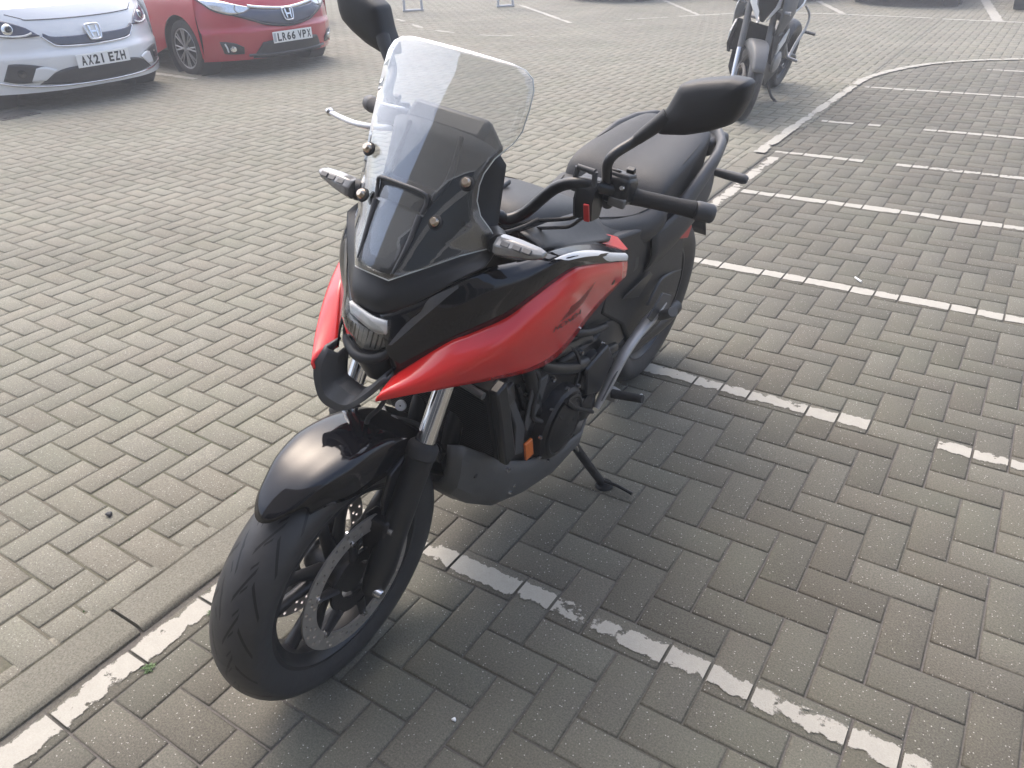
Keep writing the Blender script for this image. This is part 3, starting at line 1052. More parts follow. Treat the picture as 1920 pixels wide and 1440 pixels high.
for s in (1, -1):
    fl = (lambda r: r) if s == 1 else flip
    blk = sheet('nose_cowl', [fl(T), fl(M1), fl(B)], 'gloss_black', bike, nu=5, nv=4, thickness=0.004)
    red = sheet('side_cowl', [fl(B), fl(C2), fl(D2)], 'red_paint', bike, nu=6, nv=6, thickness=0.005)
    # running light blade
    da = [(-0.195,0.133,0.95), (-0.161,0.098,0.923), (-0.147,0.09,0.898), (-0.129,0.074,0.877), (-0.101,0.054,0.837)]
    db = [(-0.197,0.133,0.943), (-0.182,0.118,0.924), (-0.161,0.102,0.9), (-0.129,0.078,0.863), (-0.108,0.056,0.836)]
    drl = fill_grid('running_light', fl(da), fl(db), 'drl_grey', bike, n=5)
    wrap_on(drl, blk, 0.002, (0.3, s, 0.3))
    # silver stripes on the shoulder
    sa = [(-0.353,0.226,0.991), (-0.471,0.234,0.963), (-0.527,0.235,0.944), (-0.618,0.231,0.896)]
    sb = [(-0.373,0.23,0.972), (-0.406,0.232,0.958), (-0.467,0.236,0.943), (-0.533,0.236,0.922)]
    d1 = fill_grid('silver_stripe', fl(sa), fl(sb), 'silver_decal', blk, n=5); wrap_on(d1, blk, 0.001, (0, s, 0.5))
    sa = [(-0.613,0.231,0.897), (-0.633,0.231,0.891), (-0.663,0.231,0.881), (-0.715,0.228,0.862)]
    sb = [(-0.557,0.236,0.91), (-0.607,0.233,0.883), (-0.657,0.231,0.865), (-0.722,0.229,0.841)]
    d2 = fill_grid('silver_stripe', fl(sa), fl(sb), 'silver_decal', blk, n=5); wrap_on(d2, blk, 0.001, (0, s, 0.5))
    # red shoulder end and matte shoulder pad above the stripes
    q = [(-0.695,0.182,0.898), (-0.745,0.188,0.877), (-0.783,0.207,0.837), (-0.664,0.212,0.874), (-0.568,0.21,0.922), (-0.699,0.19,0.882)]
    rp = prism('shoulder_end', fl(q), (0, -0.012 * s, -0.008), 'red_paint', bike, bev=0.002)
    PA = [fl([(-0.359,0.19,0.979), (-0.457,0.201,0.956), (-0.548,0.204,0.931), (-0.682,0.196,0.89)]), fl([(-0.367,0.19,0.984), (-0.463,0.19,0.962), (-0.593,0.18,0.928), (-0.723,0.175,0.888)]), fl([(-0.36, 0.150, 1.000), (-0.45, 0.145, 0.985), (-0.58, 0.138, 0.965), (-0.70, 0.130, 0.930)])]
    sheet('shoulder_pad', PA, 'matte_black', bike, nu=4, nv=3, thickness=0.005)
    # panel screw near the rear corner
    lathe('panel_screw', [(0.0005, 0.004), (0.006, 0.004), (0.008, 0.0)], fl([(-0.673,0.226,0.803)])[0], (0, s, 0), 'satin_black', red, n=12)
    # wing emblem and maker's name on the red cowl
    def on_red(u, v):
        """Point near the cowl from wing coordinates: u along the lettering, v up."""
        o = Vector((-0.462, 0.238, 0.796)); ux = Vector((-0.994, 0.02, -0.105)); vz = Vector((0.0, 0.05, 0.99))
        p_ = o + ux * u * s + vz * v if s == 1 else o + ux * u + vz * v
        return (p_.x, p_.y * s, p_.z)
    for i in range(6):
        y0 = 0.016 + 0.0055 * i
        tip = (0.058 + 0.004 * i, 0.030 + 0.0085 * i)
        a_ = [on_red(-0.052 + 0.006 * i, y0), on_red(-0.022, y0 + 0.001), on_red(0.012, y0 + 0.004), on_red(*tip)]
        b_ = [on_red(-0.046 + 0.006 * i, y0 + 0.0030), on_red(-0.022, y0 + 0.0038), on_red(0.010, y0 + 0.0062), on_red(tip[0] - 0.003, tip[1] + 0.0015)]
        fe = fill_grid('wing_feather', a_, b_, 'dark_decal', red, n=3); wrap_on(fe, red, 0.0006, (0, s, 0))
    me = text_mesh('HONDA', bold=0.02)
    lt = put('maker_lettering', me, 'dark_decal', red, 0)
    for vtx in me.vertices:
        vtx.co = on_red(vtx.co.x * 0.034, vtx.co.y * 0.024)
    bm = bmesh.new(); bm.from_mesh(me)
    bmesh.ops.subdivide_edges(bm, edges=bm.edges, cuts=1); bm.to_mesh(me); bm.free()
    wrap_on(lt, red, 0.0006, (0, s, 0))

# headlight ---------------------------------------------------------------
bowl = loft('headlight', [[(x, y * k_, z) for (y, z) in ((-0.046, 0.892), (0, 0.886), (0.046, 0.892), (0.056, 0.870), (0.052, 0.835), (0.032, 0.808), (0, 0.800), (-0.032, 0.808), (-0.052, 0.835), (-0.056, 0.870))] for x, k_ in ((-0.118, 1.0), (-0.17, 0.8))], 'satin_black', bike)
led = sheet('led_strip', [[(-0.100, -0.032, 0.892), (-0.096, 0.000, 0.888), (-0.095, 0.028, 0.885), (-0.100, 0.052, 0.884)], [(-0.100, -0.030, 0.870), (-0.096, 0.002, 0.862), (-0.095, 0.030, 0.856), (-0.101, 0.052, 0.858)]], 'led_white', bowl, nu=4, nv=3, thickness=0.006)
sheet('reflector_plate', [[(-0.108, -0.052, 0.866), (-0.099, -0.025, 0.858), (-0.096, 0, 0.854), (-0.099, 0.025, 0.850), (-0.106, 0.051, 0.852)], [(-0.108, -0.050, 0.828), (-0.101, -0.028, 0.812), (-0.097, 0, 0.806), (-0.101, 0.028, 0.812), (-0.108, 0.048, 0.828)]], 'lens_grey', bowl, nu=4, nv=3, thickness=0.002)
for i in range(9):
    y = -0.042 + i * 0.0105
    z1 = 0.853 - 0.004 * (i > 6)
    z0 = 0.814 + 0.20 * abs(y) ** 1.5
    tube('reflector_slit', [(-0.0965 - 0.10 * abs(y) ** 1.35, y + 0.004, z1), (-0.0975 - 0.11 * abs(y) ** 1.35, y - 0.006, z0)], 0.0017, 'plate_black', bowl, n=6, path=1)
lens_rows = [[(-0.112, 0.054, 0.898), (-0.100, 0.032, 0.890), (-0.094, 0, 0.888), (-0.100, -0.032, 0.890), (-0.112, -0.054, 0.898)],
             [(-0.104, 0.057, 0.868), (-0.088, 0.034, 0.860), (-0.082, 0, 0.858), (-0.088, -0.034, 0.860), (-0.104, -0.057, 0.868)],
             [(-0.100, 0.054, 0.835), (-0.090, 0.034, 0.828), (-0.082, 0, 0.826), (-0.090, -0.034, 0.828), (-0.100, -0.054, 0.835)],
             [(-0.108, 0.042, 0.812), (-0.096, 0.030, 0.804), (-0.088, 0, 0.800), (-0.096, -0.030, 0.804), (-0.108, -0.042, 0.812)]]
sheet('headlight_lens', lens_rows, 'clear_lens', bowl, nu=4, nv=4, thickness=0)
tube('lens_surround', [(-0.112, 0.056, 0.842), (-0.108, 0.050, 0.816), (-0.096, 0.034, 0.800), (-0.086, 0, 0.793), (-0.096, -0.034, 0.800), (-0.108, -0.050, 0.816), (-0.112, -0.056, 0.842)], [0.004, 0.010, 0.011, 0.010, 0.004], 'matte_black', bowl, n=10)
# rounded duct below the lamp
secs = []
for q in range(6):
    f_ = q / 5
    w_ = 0.060 * math.sqrt(max(0.02, 1 - (f_ * 0.86) ** 2)); dz = 0.800 - 0.072 * f_
    secs.append([(-0.140 + 0.056 * math.cos(t) * (1 - 0.35 * f_) - 0.012 * f_, w_ * math.sin(t), dz) for t in [2 * PI * k_ / 20 for k_ in range(20)]])
loft('nose_duct', secs, 'satin_black', bike)
# grey chin loop
co = [(-0.077,-0.074,0.788), (-0.049,-0.078,0.75), (-0.047,-0.066,0.689), (-0.053,-0.038,0.674), (-0.055,-0.008,0.685), (-0.06,0.036,0.727), (-0.09,0.066,0.773)]
ci = [(-0.091,-0.058,0.772), (-0.082,-0.056,0.743), (-0.077,-0.052,0.718), (-0.069,-0.03,0.716), (-0.073,0.004,0.709), (-0.081,0.034,0.744), (-0.095,0.056,0.774)]
cm = [tuple(a_ * 0.62 + b_ * 0.38 + k_ for a_, b_, k_ in zip(p_, q_, (0.006, 0, 0.002))) for p_, q_ in zip(co, ci)]
cb_ = [(p_[0] - 0.035, p_[1] * 0.96, p_[2] + 0.004) for p_ in co]
ck = [(p_[0] - 0.030, p_[1], p_[2] + 0.004) for p_ in ci]
sheet('chin_cowl', [cb_, co, cm, ci, ck], 'grey_plastic', bike, nu=4, nv=2, lin=True, thickness=0.006, smooth=25)

# handlebar, grips, controls ----------------------------------------------
HB = [(-0.4,0.07,0.999), (-0.413,0.085,0.989), (-0.434,0.115,1.007), (-0.446,0.165,1.068), (-0.447,0.212,1.093), (-0.468,0.252,1.09), (-0.522,0.285,1.07)]
HBm = [HB[0]] + HB
bar_pts = flip(HB)[::-1] + [(-0.36, 0, HB[0][2] - 0.004)] + HB
tube('handlebar', bar_pts, 0.0115, 'satin_black', bike, n=14, path=4)
for s in (1, -1):
    fl = (lambda r: r) if s == 1 else flip
    g0, g1, g2 = fl([(-0.522,0.283,1.069), (-0.578,0.398,1.06), (-0.6,0.428,1.054)])
    g0, g1, g2 = Vector(g0), Vector(g1), Vector(g2)
    grip = tube('grip', [g0, g0.lerp(g1, .25), g0.lerp(g1, .5), g0.lerp(g1, .75), g1], [0.0165, 0.0155, 0.0155, 0.0155, 0.0172], 'rubber', bike, n=18, path=2)
    tube('bar_end_weight', [g1, g1.lerp(g2, .15), g1.lerp(g2, .9), g2], [0.0155, 0.0185, 0.0185, 0.0165], 'grey_plastic', bike, n=18, path=1)
    ctr = Vector(fl([(-0.502,0.27,1.083)])[0])
    ax = (g1 - g0).normalized()
    hs = box('switch_housing', ctr + Vector((-0.004, 0, 0.000)), (0.056, 0.052, 0.054), 'satin_black', bike, rot=(0, -12, 0), bev=0.010)
    box('switch_top', ctr + Vector((-0.004, 0.0, 0.027)), (0.040, 0.044, 0.010), 'grey_plastic', hs, rot=(0, -12, 0), bev=0.003)
    box('switch_button', ctr + Vector((-0.018, 0.010 * s, 0.034)), (0.012, 0.016, 0.010), 'satin_black', hs, rot=(0, 20, 0), bev=0.002)
    box('switch_button', ctr + Vector((0.008, -0.008 * s, 0.034)), (0.010, 0.018, 0.008), 'plate_black', hs, rot=(0, -20, 0), bev=0.002)
    box('horn_button', ctr + Vector((0.022, 0.010 * s, -0.016)), (0.012, 0.034, 0.018), 'mid_grey', hs, bev=0.003)
    lathe('clamp_screw', [(0.0005, 0.004), (0.004, 0.004), (0.005, 0)], ctr + Vector((0.024, 0.016 * s, 0.014)), (1, 0, 0.2), 'steel', hs, n=8)
    # control clamp with square guide on the left, brake reservoir on the right
    cb = Vector(fl([(-0.465,0.232,1.074)])[0])
    if s == 1:
        br = loft('lever_bracket', [[cb + Vector((x + dx, y, z)) for x, z in ((-0.016, -0.048), (0.016, -0.046), (0.026, -0.010), (0.022, 0.014), (0.010, 0.028), (-0.014, 0.030), (-0.024, 0.008), (-0.022, -0.020))] for y, dx in ((-0.022, 0.0), (-0.016, 0.004), (0.010, 0.004), (0.018, 0.0))], 'satin_black', bike, smooth=30)
        fr = Vector((-0.454,0.222,1.099))
        for a_, b_ in (((-.022, -.020), (.022, -.020)), ((.022, -.020), (.018, .022)), ((.018, .022), (-.018, .022)), ((-.018, .022), (-.022, -.020))):
            tube('guide_frame', [fr + Vector((0.004, a_[0], a_[1])), fr + Vector((0.004, b_[0], b_[1]))], 0.0055, 'grey_plastic', br, n=8, path=1)
        box('parking_tag', cb + Vector((0.031, 0.012, -0.026)), (0.005, 0.011, 0.034), 'red_plastic', br, rot=(8, 8, 0), bev=0.001)
    else:
        br = box('brake_reservoir', cb + Vector((0.012, 0.0, 0.030)), (0.048, 0.055, 0.036), 'grey_plastic', bike, rot=(0, -15, 8), bev=0.007)
        box('reservoir_window', cb + Vector((0.018, 0.0, 0.050)), (0.034, 0.040, 0.004), 'silver_decal', br, rot=(0, -15, 8), bev=0.001)
        l0 = Vector((-0.500, -0.250, 1.066))
        lv = tube('brake_lever', [l0, l0 + Vector((0.030, -0.02, -0.002)), l0 + Vector((0.052, -0.07, -0.004)), l0 + Vector((0.045, -0.13, -0.006)), l0 + Vector((0.040, -0.165, -0.004))], [0.012, 0.010, 0.0085, 0.0075, 0.007], 'silver_decal', bike, n=10, path=4, flat=0.7)
        lathe('lever_ball', [(0.0005, 0.010), (0.006, 0.008), (0.0095, 0.0), (0.006, -0.008), (0.0005, -0.010)], l0 + Vector((0.039, -0.17, -0.004)), (0, 1, 0), 'steel', lv, n=14)
    # mirror: stem and shell
    MB_ = Vector((-0.515, 0.250, 1.075)) if s == 1 else Vector((-0.515, -0.250, 1.075))
    mp = fl([(-0.505,0.252,1.045), (-0.473,0.254,1.111), (-0.463,0.256,1.139), (-0.474,0.262,1.156), (-0.504,0.28,1.175), (-0.513,0.3,1.198)])
    mir = tube('mirror_stem', mp, [0.0105, 0.0095, 0.0095, 0.0095, 0.0095, 0.0115], 'satin_black', bike, n=14, path=4)
    tube('stem_boot', [Vector(mp[4]).lerp(Vector(mp[5]), 0.2), mp[5], Vector(mp[5]) + (Vector(mp[5]) - Vector(mp[4])) * 1.3], [0.0105, 0.0125, 0.0155], 'matte_black', mir, n=14, path=2)
    out = [(-0.535,0.305,1.217), (-0.535,0.319,1.241), (-0.535,0.334,1.285), (-0.535,0.369,1.299), (-0.535,0.42,1.314), (-0.535,0.445,1.315), (-0.535,0.452,1.31), (-0.535,0.453,1.283), (-0.535,0.446,1.257), (-0.535,0.437,1.24), (-0.535,0.406,1.221), (-0.535,0.364,1.203), (-0.535,0.318,1.192), (-0.535,0.3,1.196)]
    out = [Vector(p_) for p_ in fl(out)]
    ring = []
    for k_ in range(len(out)):
        p0, p1, p2 = out[k_ - 1], out[k_], out[(k_ + 1) % len(out)]
        ring += [p1.lerp(p0, 0.16), p1 * 0.92 + (p0 + p2) * 0.04, p1.lerp(p2, 0.16)]
    cen = sum(out, Vector()) / len(out)
    secs = []
    for dx, k_ in ((-0.026, 0.965), (-0.021, 1.0), (-0.004, 1.0), (0.006, 0.985), (0.013, 0.95), (0.019, 0.87), (0.024, 0.66), (0.026, 0.25)):
        secs.append([cen + (p_ - cen) * k_ + Vector((dx, 0, 0)) for p_ in ring])
    shell = loft('mirror_shell', secs, 'matte_black', bike, smooth=50)
    g_ = prism('mirror_glass', [cen + (p_ - cen) * 0.90 + Vector((-0.0285, 0, 0)) for p_ in out], (0.002, 0, 0), 'chrome', shell, bev=0)
    # indicator: stalk and tapered clear lens
    i0 = Vector((-0.262, 0.166 * s, 1.016)); i1 = Vector((-0.258, 0.258 * s, 1.026))
    dv = (i1 - i0)
    secs = []
    for q, hh, ww, shift in ((0.0, 0.019, 0.021, 0), (0.08, 0.021, 0.024, 0), (0.45, 0.018, 0.022, -0.003), (0.85, 0.011, 0.017, -0.007), (1.0, 0.005, 0.010, -0.009)):
        cc = i0 + dv * q + Vector((shift, 0, 0))
        secs.append([cc + Vector((math.cos(t) * ww, 0, math.sin(t) * hh)) for t in [2 * PI * k_ / 8 + PI / 8 for k_ in range(8)]])
    ind = loft('indicator', secs, 'lens_grey', bike, smooth=25); bevel(ind, 0.002)
    for q in (0.25, 0.5, 0.72):
        cc = i0 + dv * q
        box('indicator_bulb', cc + Vector((0.0165 - 0.008 * q, 0, 0.0125 - 0.007 * q)), (0.010, 0.016, 0.005), 'mid_grey', ind, rot=(0, 38, 0), bev=0.001)
    tube('indicator_stalk', [(-0.285, 0.140 * s, 1.012), i0 + dv * 0.02], [0.024, 0.020], 'matte_black', bike, n=10, path=1)

# cables
tube('control_cable', [(-0.372,0.06,0.979), (-0.415,0.1,0.978), (-0.425,0.14,1), (-0.458,0.2,1.015), (-0.446,0.228,1.041)], 0.004, 'rubber', bike, n=8)
tube('control_cable', [(-0.391,0.08,0.963), (-0.416,0.13,0.983), (-0.44,0.18,0.995), (-0.442,0.21,1.007), (-0.446,0.232,1.031)], 0.0035, 'rubber', bike, n=8)
tube('control_cable', [(-0.245,0.1,1.039), (-0.316,0.12,1.003), (-0.377,0.14,1.001), (-0.409,0.16,1.015)], 0.0045, 'rubber', bike, n=8)
tube('brake_hose', [(-0.155,0.02,0.74), (-0.118,0.03,0.682), (-0.086,0.02,0.657), (-0.127,-0.02,0.583)], 0.005, 'rubber', bike, n=8)
tube('brake_hose', [(-0.195,-0.04,0.551), (-0.2,0,0.577), (-0.218,0.05,0.57), (-0.222,0.08,0.532)], 0.005, 'rubber', bike, n=8)

# storage lid in place of a tank, rear of the shroud, seat, tail ------------
LID = []
for (x, z, w, zs) in ((-0.44, 0.975, 0.105, 0.950), (-0.48, 0.995, 0.120, 0.960), (-0.56, 0.990, 0.130, 0.955), (-0.66, 0.962, 0.128, 0.930), (-0.74, 0.930, 0.118, 0.895), (-0.82, 0.885, 0.100, 0.850)):
    LID.append([(x, -w, zs - 0.06), (x, -w, zs), (x, -w * 0.72, z - 0.004), (x, 0, z), (x, w * 0.72, z - 0.004), (x, w, zs), (x, w, zs - 0.06)])
lid = sheet('storage_lid', LID, 'matte_black', bike, nu=3, nv=4, thickness=0.004)
fill_ = fill_grid('lid_inlay', [(-0.62, -0.120, 0.95), (-0.72, -0.116, 0.92), (-0.81, -0.100, 0.88)], [(-0.60, -0.080, 0.975), (-0.70, -0.080, 0.945), (-0.80, -0.075, 0.90)], 'red_paint', lid, n=4)
wrap_on(fill_, lid, 0.002, (0, -0.3, 1))
box('key_barrel', (-0.53, -0.02, 1.000), (0.05, 0.05, 0.012), 'grey_plastic', lid, rot=(0, 8, 0), bev=0.004)
for s in (1, -1):
    sheet('frame_cover', [[(-0.66, 0.135 * s, 0.935), (-0.76, 0.128 * s, 0.885), (-0.86, 0.125 * s, 0.835), (-0.96, 0.128 * s, 0.800)], [(-0.70, 0.175 * s, 0.85), (-0.80, 0.165 * s, 0.79), (-0.90, 0.155 * s, 0.745), (-1.0, 0.155 * s, 0.72)], [(-0.70, 0.165 * s, 0.72), (-0.80, 0.155 * s, 0.68), (-0.90, 0.150 * s, 0.65), (-1.0, 0.150 * s, 0.63)], [(-0.72, 0.150 * s, 0.60), (-0.82, 0.145 * s, 0.58), (-0.92, 0.145 * s, 0.56), (-1.02, 0.145 * s, 0.55)]], 'grey_plastic' if False else 'matte_black', bike, nu=4, nv=4, thickness=0.005)

SE = []
for (x, z, w, d) in ((-0.74, 0.905, 0.075, 0.05), (-0.80, 0.868, 0.100, 0.06), (-0.90, 0.842, 0.128, 0.07), (-1.02, 0.832, 0.160, 0.075), (-1.10, 0.845, 0.168, 0.08)):
    SE.append([(x, -w * 0.96, z - d), (x, -w, z - 0.035), (x, -w * 0.80, z - 0.006), (x, 0, z), (x, w * 0.80, z - 0.006), (x, w, z - 0.035), (x, w * 0.96, z - d)])
seat = sheet('seat', SE, 'seat_vinyl', bike, nu=4, nv=4, thickness=0.01)
PE = []
for (x, z, w, d) in ((-1.085, 0.830, 0.135, 0.03), (-1.110, 0.876, 0.145, 0.07), (-1.17, 0.902, 0.146, 0.09), (-1.30, 0.920, 0.140, 0.10), (-1.42, 0.934, 0.126, 0.11), (-1.505, 0.938, 0.108, 0.11), (-1.535, 0.905, 0.095, 0.08)):
    PE.append([(x, -w * 0.98, z - d), (x, -w, z - 0.030), (x, -w * 0.93, z - 0.008), (x, -w * 0.6, z), (x, 0, z - 0.006), (x, w * 0.6, z), (x, w * 0.93, z - 0.008), (x, w, z - 0.030), (x, w * 0.98, z - d)])
pil = sheet('pillion_seat', PE, 'seat_vinyl', bike, nu=4, nv=4, thickness=0.01)
for s in (1, -1):
    tube('seat_seam', [(-1.115, 0.134 * s, 0.874), (-1.25, 0.135 * s, 0.910), (-1.40, 0.121 * s, 0.927), (-1.50, 0.102 * s, 0.932)], 0.0022, 'rubber', pil, n=6)
    # bolster seam of the rider's seat
    tube('seat_seam', [(-0.86, 0.085 * s, 0.853), (-0.98, 0.118 * s, 0.832), (-1.08, 0.140 * s, 0.838)], 0.002, 'rubber', seat, n=6)
    # grab rail and tail side
    secs = []
    for pt, hh in (((-1.18, 0.158, 0.760), 0.028), ((-1.26, 0.168, 0.812), 0.028), ((-1.34, 0.170, 0.855), 0.024), ((-1.43, 0.165, 0.886), 0.018), ((-1.52, 0.146, 0.902), 0.015), ((-1.59, 0.110, 0.906), 0.015), ((-1.62, 0.055, 0.906), 0.015)):
        c_ = Vector((pt[0], pt[1] * s, pt[2]))
        secs.append([c_ + Vector((0, math.cos(t) * 0.016 * s, math.sin(t) * hh * 1.5)) for t in [2 * PI * k_ / 10 for k_ in range(10)]])
    loft('grab_rail', secs, 'grey_plastic', bike, smooth=60)
    sheet('tail_cowl', [[(-1.05, 0.160 * s, 0.770), (-1.20, 0.168 * s, 0.795), (-1.36, 0.165 * s, 0.820), (-1.50, 0.140 * s, 0.835), (-1.64, 0.080 * s, 0.850)], [(-1.05, 0.172 * s, 0.70), (-1.20, 0.185 * s, 0.725), (-1.36, 0.182 * s, 0.755), (-1.50, 0.155 * s, 0.785), (-1.65, 0.085 * s, 0.82)], [(-1.05, 0.150 * s, 0.64), (-1.20, 0.160 * s, 0.66), (-1.36, 0.155 * s, 0.69), (-1.50, 0.125 * s, 0.73), (-1.64, 0.070 * s, 0.79)]], 'matte_black', bike, nu=4, nv=4, thickness=0.005)
    # red end of the tail cowl
    fl = (lambda r: r) if s == 1 else flip
    rc = fl([(-1.285,0.186,0.737), (-1.304,0.186,0.721), (-1.292,0.186,0.687), (-1.23,0.184,0.704), (-1.169,0.182,0.75), (-1.237,0.184,0.745)])
    prism('tail_trim', rc, (0, -0.010 * s, 0), 'red_plastic', bike, bev=0.003)
    # rear indicator
    tube('rear_indicator', [(-1.66, 0.085 * s, 0.770), (-1.66, 0.150 * s, 0.772), (-1.66, 0.205 * s, 0.774), (-1.66, 0.218 * s, 0.774)], [0.012, 0.015, 0.016, 0.010], 'grey_plastic', bike, n=10, path=2)
    # side panel with slot and footrest hanger
    sp = prism('side_panel', fl([(-0.82,0.15,0.75), (-0.842,0.152,0.829), (-1.069,0.158,0.793), (-1.319,0.166,0.682), (-1.349,0.166,0.619), (-1.387,0.167,0.522), (-1.375,0.168,0.45), (-1.325,0.172,0.4), (-1.218,0.172,0.384), (-1.085,0.165,0.397), (-0.983,0.16,0.516), (-0.824,0.158,0.62)]), (0, -0.03 * s, 0), 'matte_black', bike, bev=0.008)
    prism('panel_vent', fl([(-0.915,0.166,0.633), (-1.076,0.168,0.654), (-1.101,0.168,0.633), (-1.028,0.168,0.593)]), (0, 0.003 * s, 0), 'satin_black', sp, bev=0.001)
    tube('panel_ridge', fl([(-1.102,0.176,0.537), (-1.169,0.172,0.585), (-1.271,0.168,0.572), (-1.374,0.165,0.545)]), [0.004, 0.005, 0.004, 0.002], 'grey_plastic', sp, n=8)
    hp = tube('footrest_hanger', fl([(-0.847,0.185,0.316), (-0.892,0.188,0.373), (-0.949,0.192,0.443), (-1.016,0.196,0.484), (-1.073,0.2,0.506), (-1.153,0.204,0.537)]), [0.010, 0.015, 0.016, 0.016, 0.020, 0.012], 'alloy', bike, n=10, path=3, flat=0.7)
    tube('hanger_rib', fl([(-0.858,0.192,0.338), (-0.921,0.198,0.417), (-1.007,0.203,0.481)]), [0.003, 0.005, 0.003], 'mid_grey', hp, n=8)
    prism('heel_guard', fl([(-1.029,0.206,0.539), (-1.106,0.206,0.589), (-1.183,0.208,0.551), (-1.18,0.21,0.491), (-1.103,0.208,0.485)]), (0, 0.006 * s, 0), 'grey_plastic', hp, bev=0.002)
    pp = tube('pillion_peg', fl([(-1.121,0.215,0.509), (-1.087,0.245,0.543), (-1.049,0.27,0.576)]), [0.014, 0.016, 0.014], 'mid_grey', bike, n=10, path=2)
    rp = tube('rider_peg', fl([(-0.908,0.2,0.34), (-0.909,0.235,0.349), (-0.908,0.29,0.365)]), [0.014, 0.013, 0.012], 'rubber', bike, n=10, path=2)
    lathe('peg_mount', [(0.001, 0.02), (0.020, 0.018), (0.022, 0), (0.022, -0.02)], fl([(-0.919,0.196,0.331)])[0], (0, s, 0), 'alloy', hp, n=12)
    tube('shift_lever', fl([(-0.782,0.2,0.35), (-0.655,0.205,0.44), (-0.576,0.21,0.511)]), [0.006, 0.006, 0.007], 'engine_black', bike, n=8)
    # swingarm
    tube('swingarm', [(-0.95, 0.115 * s, 0.385), (-1.20, 0.125 * s, 0.350), (-1.40, 0.128 * s, 0.325), (-1.56, 0.122 * s, 0.312)], [0.034, 0.034, 0.030, 0.026], 'engine_black', bike, n=12, path=3)
    # frame tube from the steering head
    tube('frame_tube', [(-0.30, 0.040 * s, 0.82), (-0.42, 0.145 * s, 0.70), (-0.60, 0.150 * s, 0.62), (-0.80, 0.130 * s, 0.55), (-0.93, 0.118 * s, 0.40)], 0.021, 'satin_black', bike, n=12)
    tube('frame_tube', [(-0.44, 0.145 * s, 0.70), (-0.50, 0.155 * s, 0.56), (-0.58, 0.135 * s, 0.42)], 0.016, 'satin_black', bike, n=12)
ib = loft('inner_body', [[(x, y, z) for y, z in ((-w, z0), (w, z0), (w, z1), (-w, z1))] for x, w, z0, z1 in ((-0.62, 0.12, 0.60, 0.90), (-0.80, 0.135, 0.52, 0.84), (-1.02, 0.138, 0.42, 0.78), (-1.16, 0.135, 0.56, 0.80), (-1.38, 0.12, 0.67, 0.83), (-1.60, 0.07, 0.78, 0.86))], 'satin_black', bike, smooth=30)
bevel(ib, 0.01)
rear_f = sheet('rear_fender', [[(-1.535 + math.cos(a) * 0.345, w_, 0.312 + math.sin(a) * 0.345) for w_ in (-0.085, -0.06, 0, 0.06, 0.085)] for a in [R(55 + 12 * k_) for k_ in range(9)]], 'matte_black', bike, nu=2, nv=2, thickness=0.004)
rk = box('rear_rack', (-1.585, 0, 0.880), (0.17, 0.25, 0.05), 'matte_black', bike, rot=(0, -3, 0), bev=0.015)
box('tail_light', (-1.665, 0, 0.845), (0.03, 0.12, 0.04), 'red_plastic', bike, bev=0.008)
tube('muffler', [(-0.92, -0.16, 0.33), (-1.10, -0.185, 0.36), (-1.30, -0.20, 0.42), (-1.56, -0.205, 0.50)], [0.024, 0.045, 0.058, 0.050], 'engine_black', bike, n=20, path=4)

# engine, radiator, belly pan, stand ---------------------------------------
eng = loft('engine_block', [[(x, y, z) for x, z in ((-0.44, 0.30), (-0.42, 0.42), (-0.50, 0.52), (-0.66, 0.56), (-0.86, 0.54), (-0.95, 0.44), (-0.93, 0.30), (-0.80, 0.235), (-0.55, 0.235))] for y in (-0.15, -0.14, 0.14, 0.15)], 'engine_black', bike, smooth=30)
bevel(eng, 0.012)
cyl = loft('cylinder_head', [[(x + dx * 0.0, y, z) for x, z in ((-0.42, 0.42), (-0.34, 0.52), (-0.42, 0.66), (-0.62, 0.66), (-0.64, 0.54), (-0.52, 0.44))] for y, dx in ((-0.14, 0), (-0.13, 0), (0.13, 0), (0.14, 0))], 'engine_black', bike, smooth=30)
bevel(cyl, 0.010)
CV = (-0.640, 0.150, 0.385)
cov = lathe('clutch_cover', [(0.001, 0.052), (0.045, 0.052), (0.062, 0.046), (0.070, 0.040), (0.094, 0.036), (0.102, 0.028), (0.106, 0.0)], CV, (0, 1, 0), 'engine_black', bike, n=40)
lathe('cover_ring', [(0.076, 0.041), (0.082, 0.044), (0.088, 0.041)], CV, (0, 1, 0), 'satin_black', cov, n=40)
for i in range(9):
    a = 2 * PI * i / 9 + 0.2
    lathe('cover_bolt', [(0.0005, 0.008), (0.005, 0.008), (0.006, 0.0)], (CV[0] + 0.108 * math.cos(a), CV[1] + 0.024, CV[2] + 0.108 * math.sin(a)), (0, 1, 0), 'steel', cov, n=8)
for a, l in ((0.9, 0.09), (2.3, 0.09), (-1.2, 0.07)):
    tube('cover_rib', [(CV[0] + 0.02 * math.cos(a), CV[1] + 0.052, CV[2] + 0.02 * math.sin(a)), (CV[0] + l * math.cos(a), CV[1] + 0.037, CV[2] + l * math.sin(a))], 0.003, 'satin_black', cov, n=6, path=1)
for (x, z, r_) in ((-0.80, 0.46, 0.055), (-0.82, 0.33, 0.045)):
    lathe('side_cover', [(0.001, 0.026), (r_ * .7, 0.026), (r_, 0.018), (r_ * 1.05, 0)], (x, 0.15, z), (0, 1, 0), 'satin_black', eng, n=28)
for px, pz in ((-0.47, 0.60), (-0.49, 0.55), (-0.44, 0.50), (-0.56, 0.62), (-0.60, 0.60)):
    lathe('engine_bolt', [(0.0005, 0.008), (0.006, 0.008), (0.0075, 0.0)], (px, 0.142, pz), (0, 1, 0), 'steel', cyl, n=8)
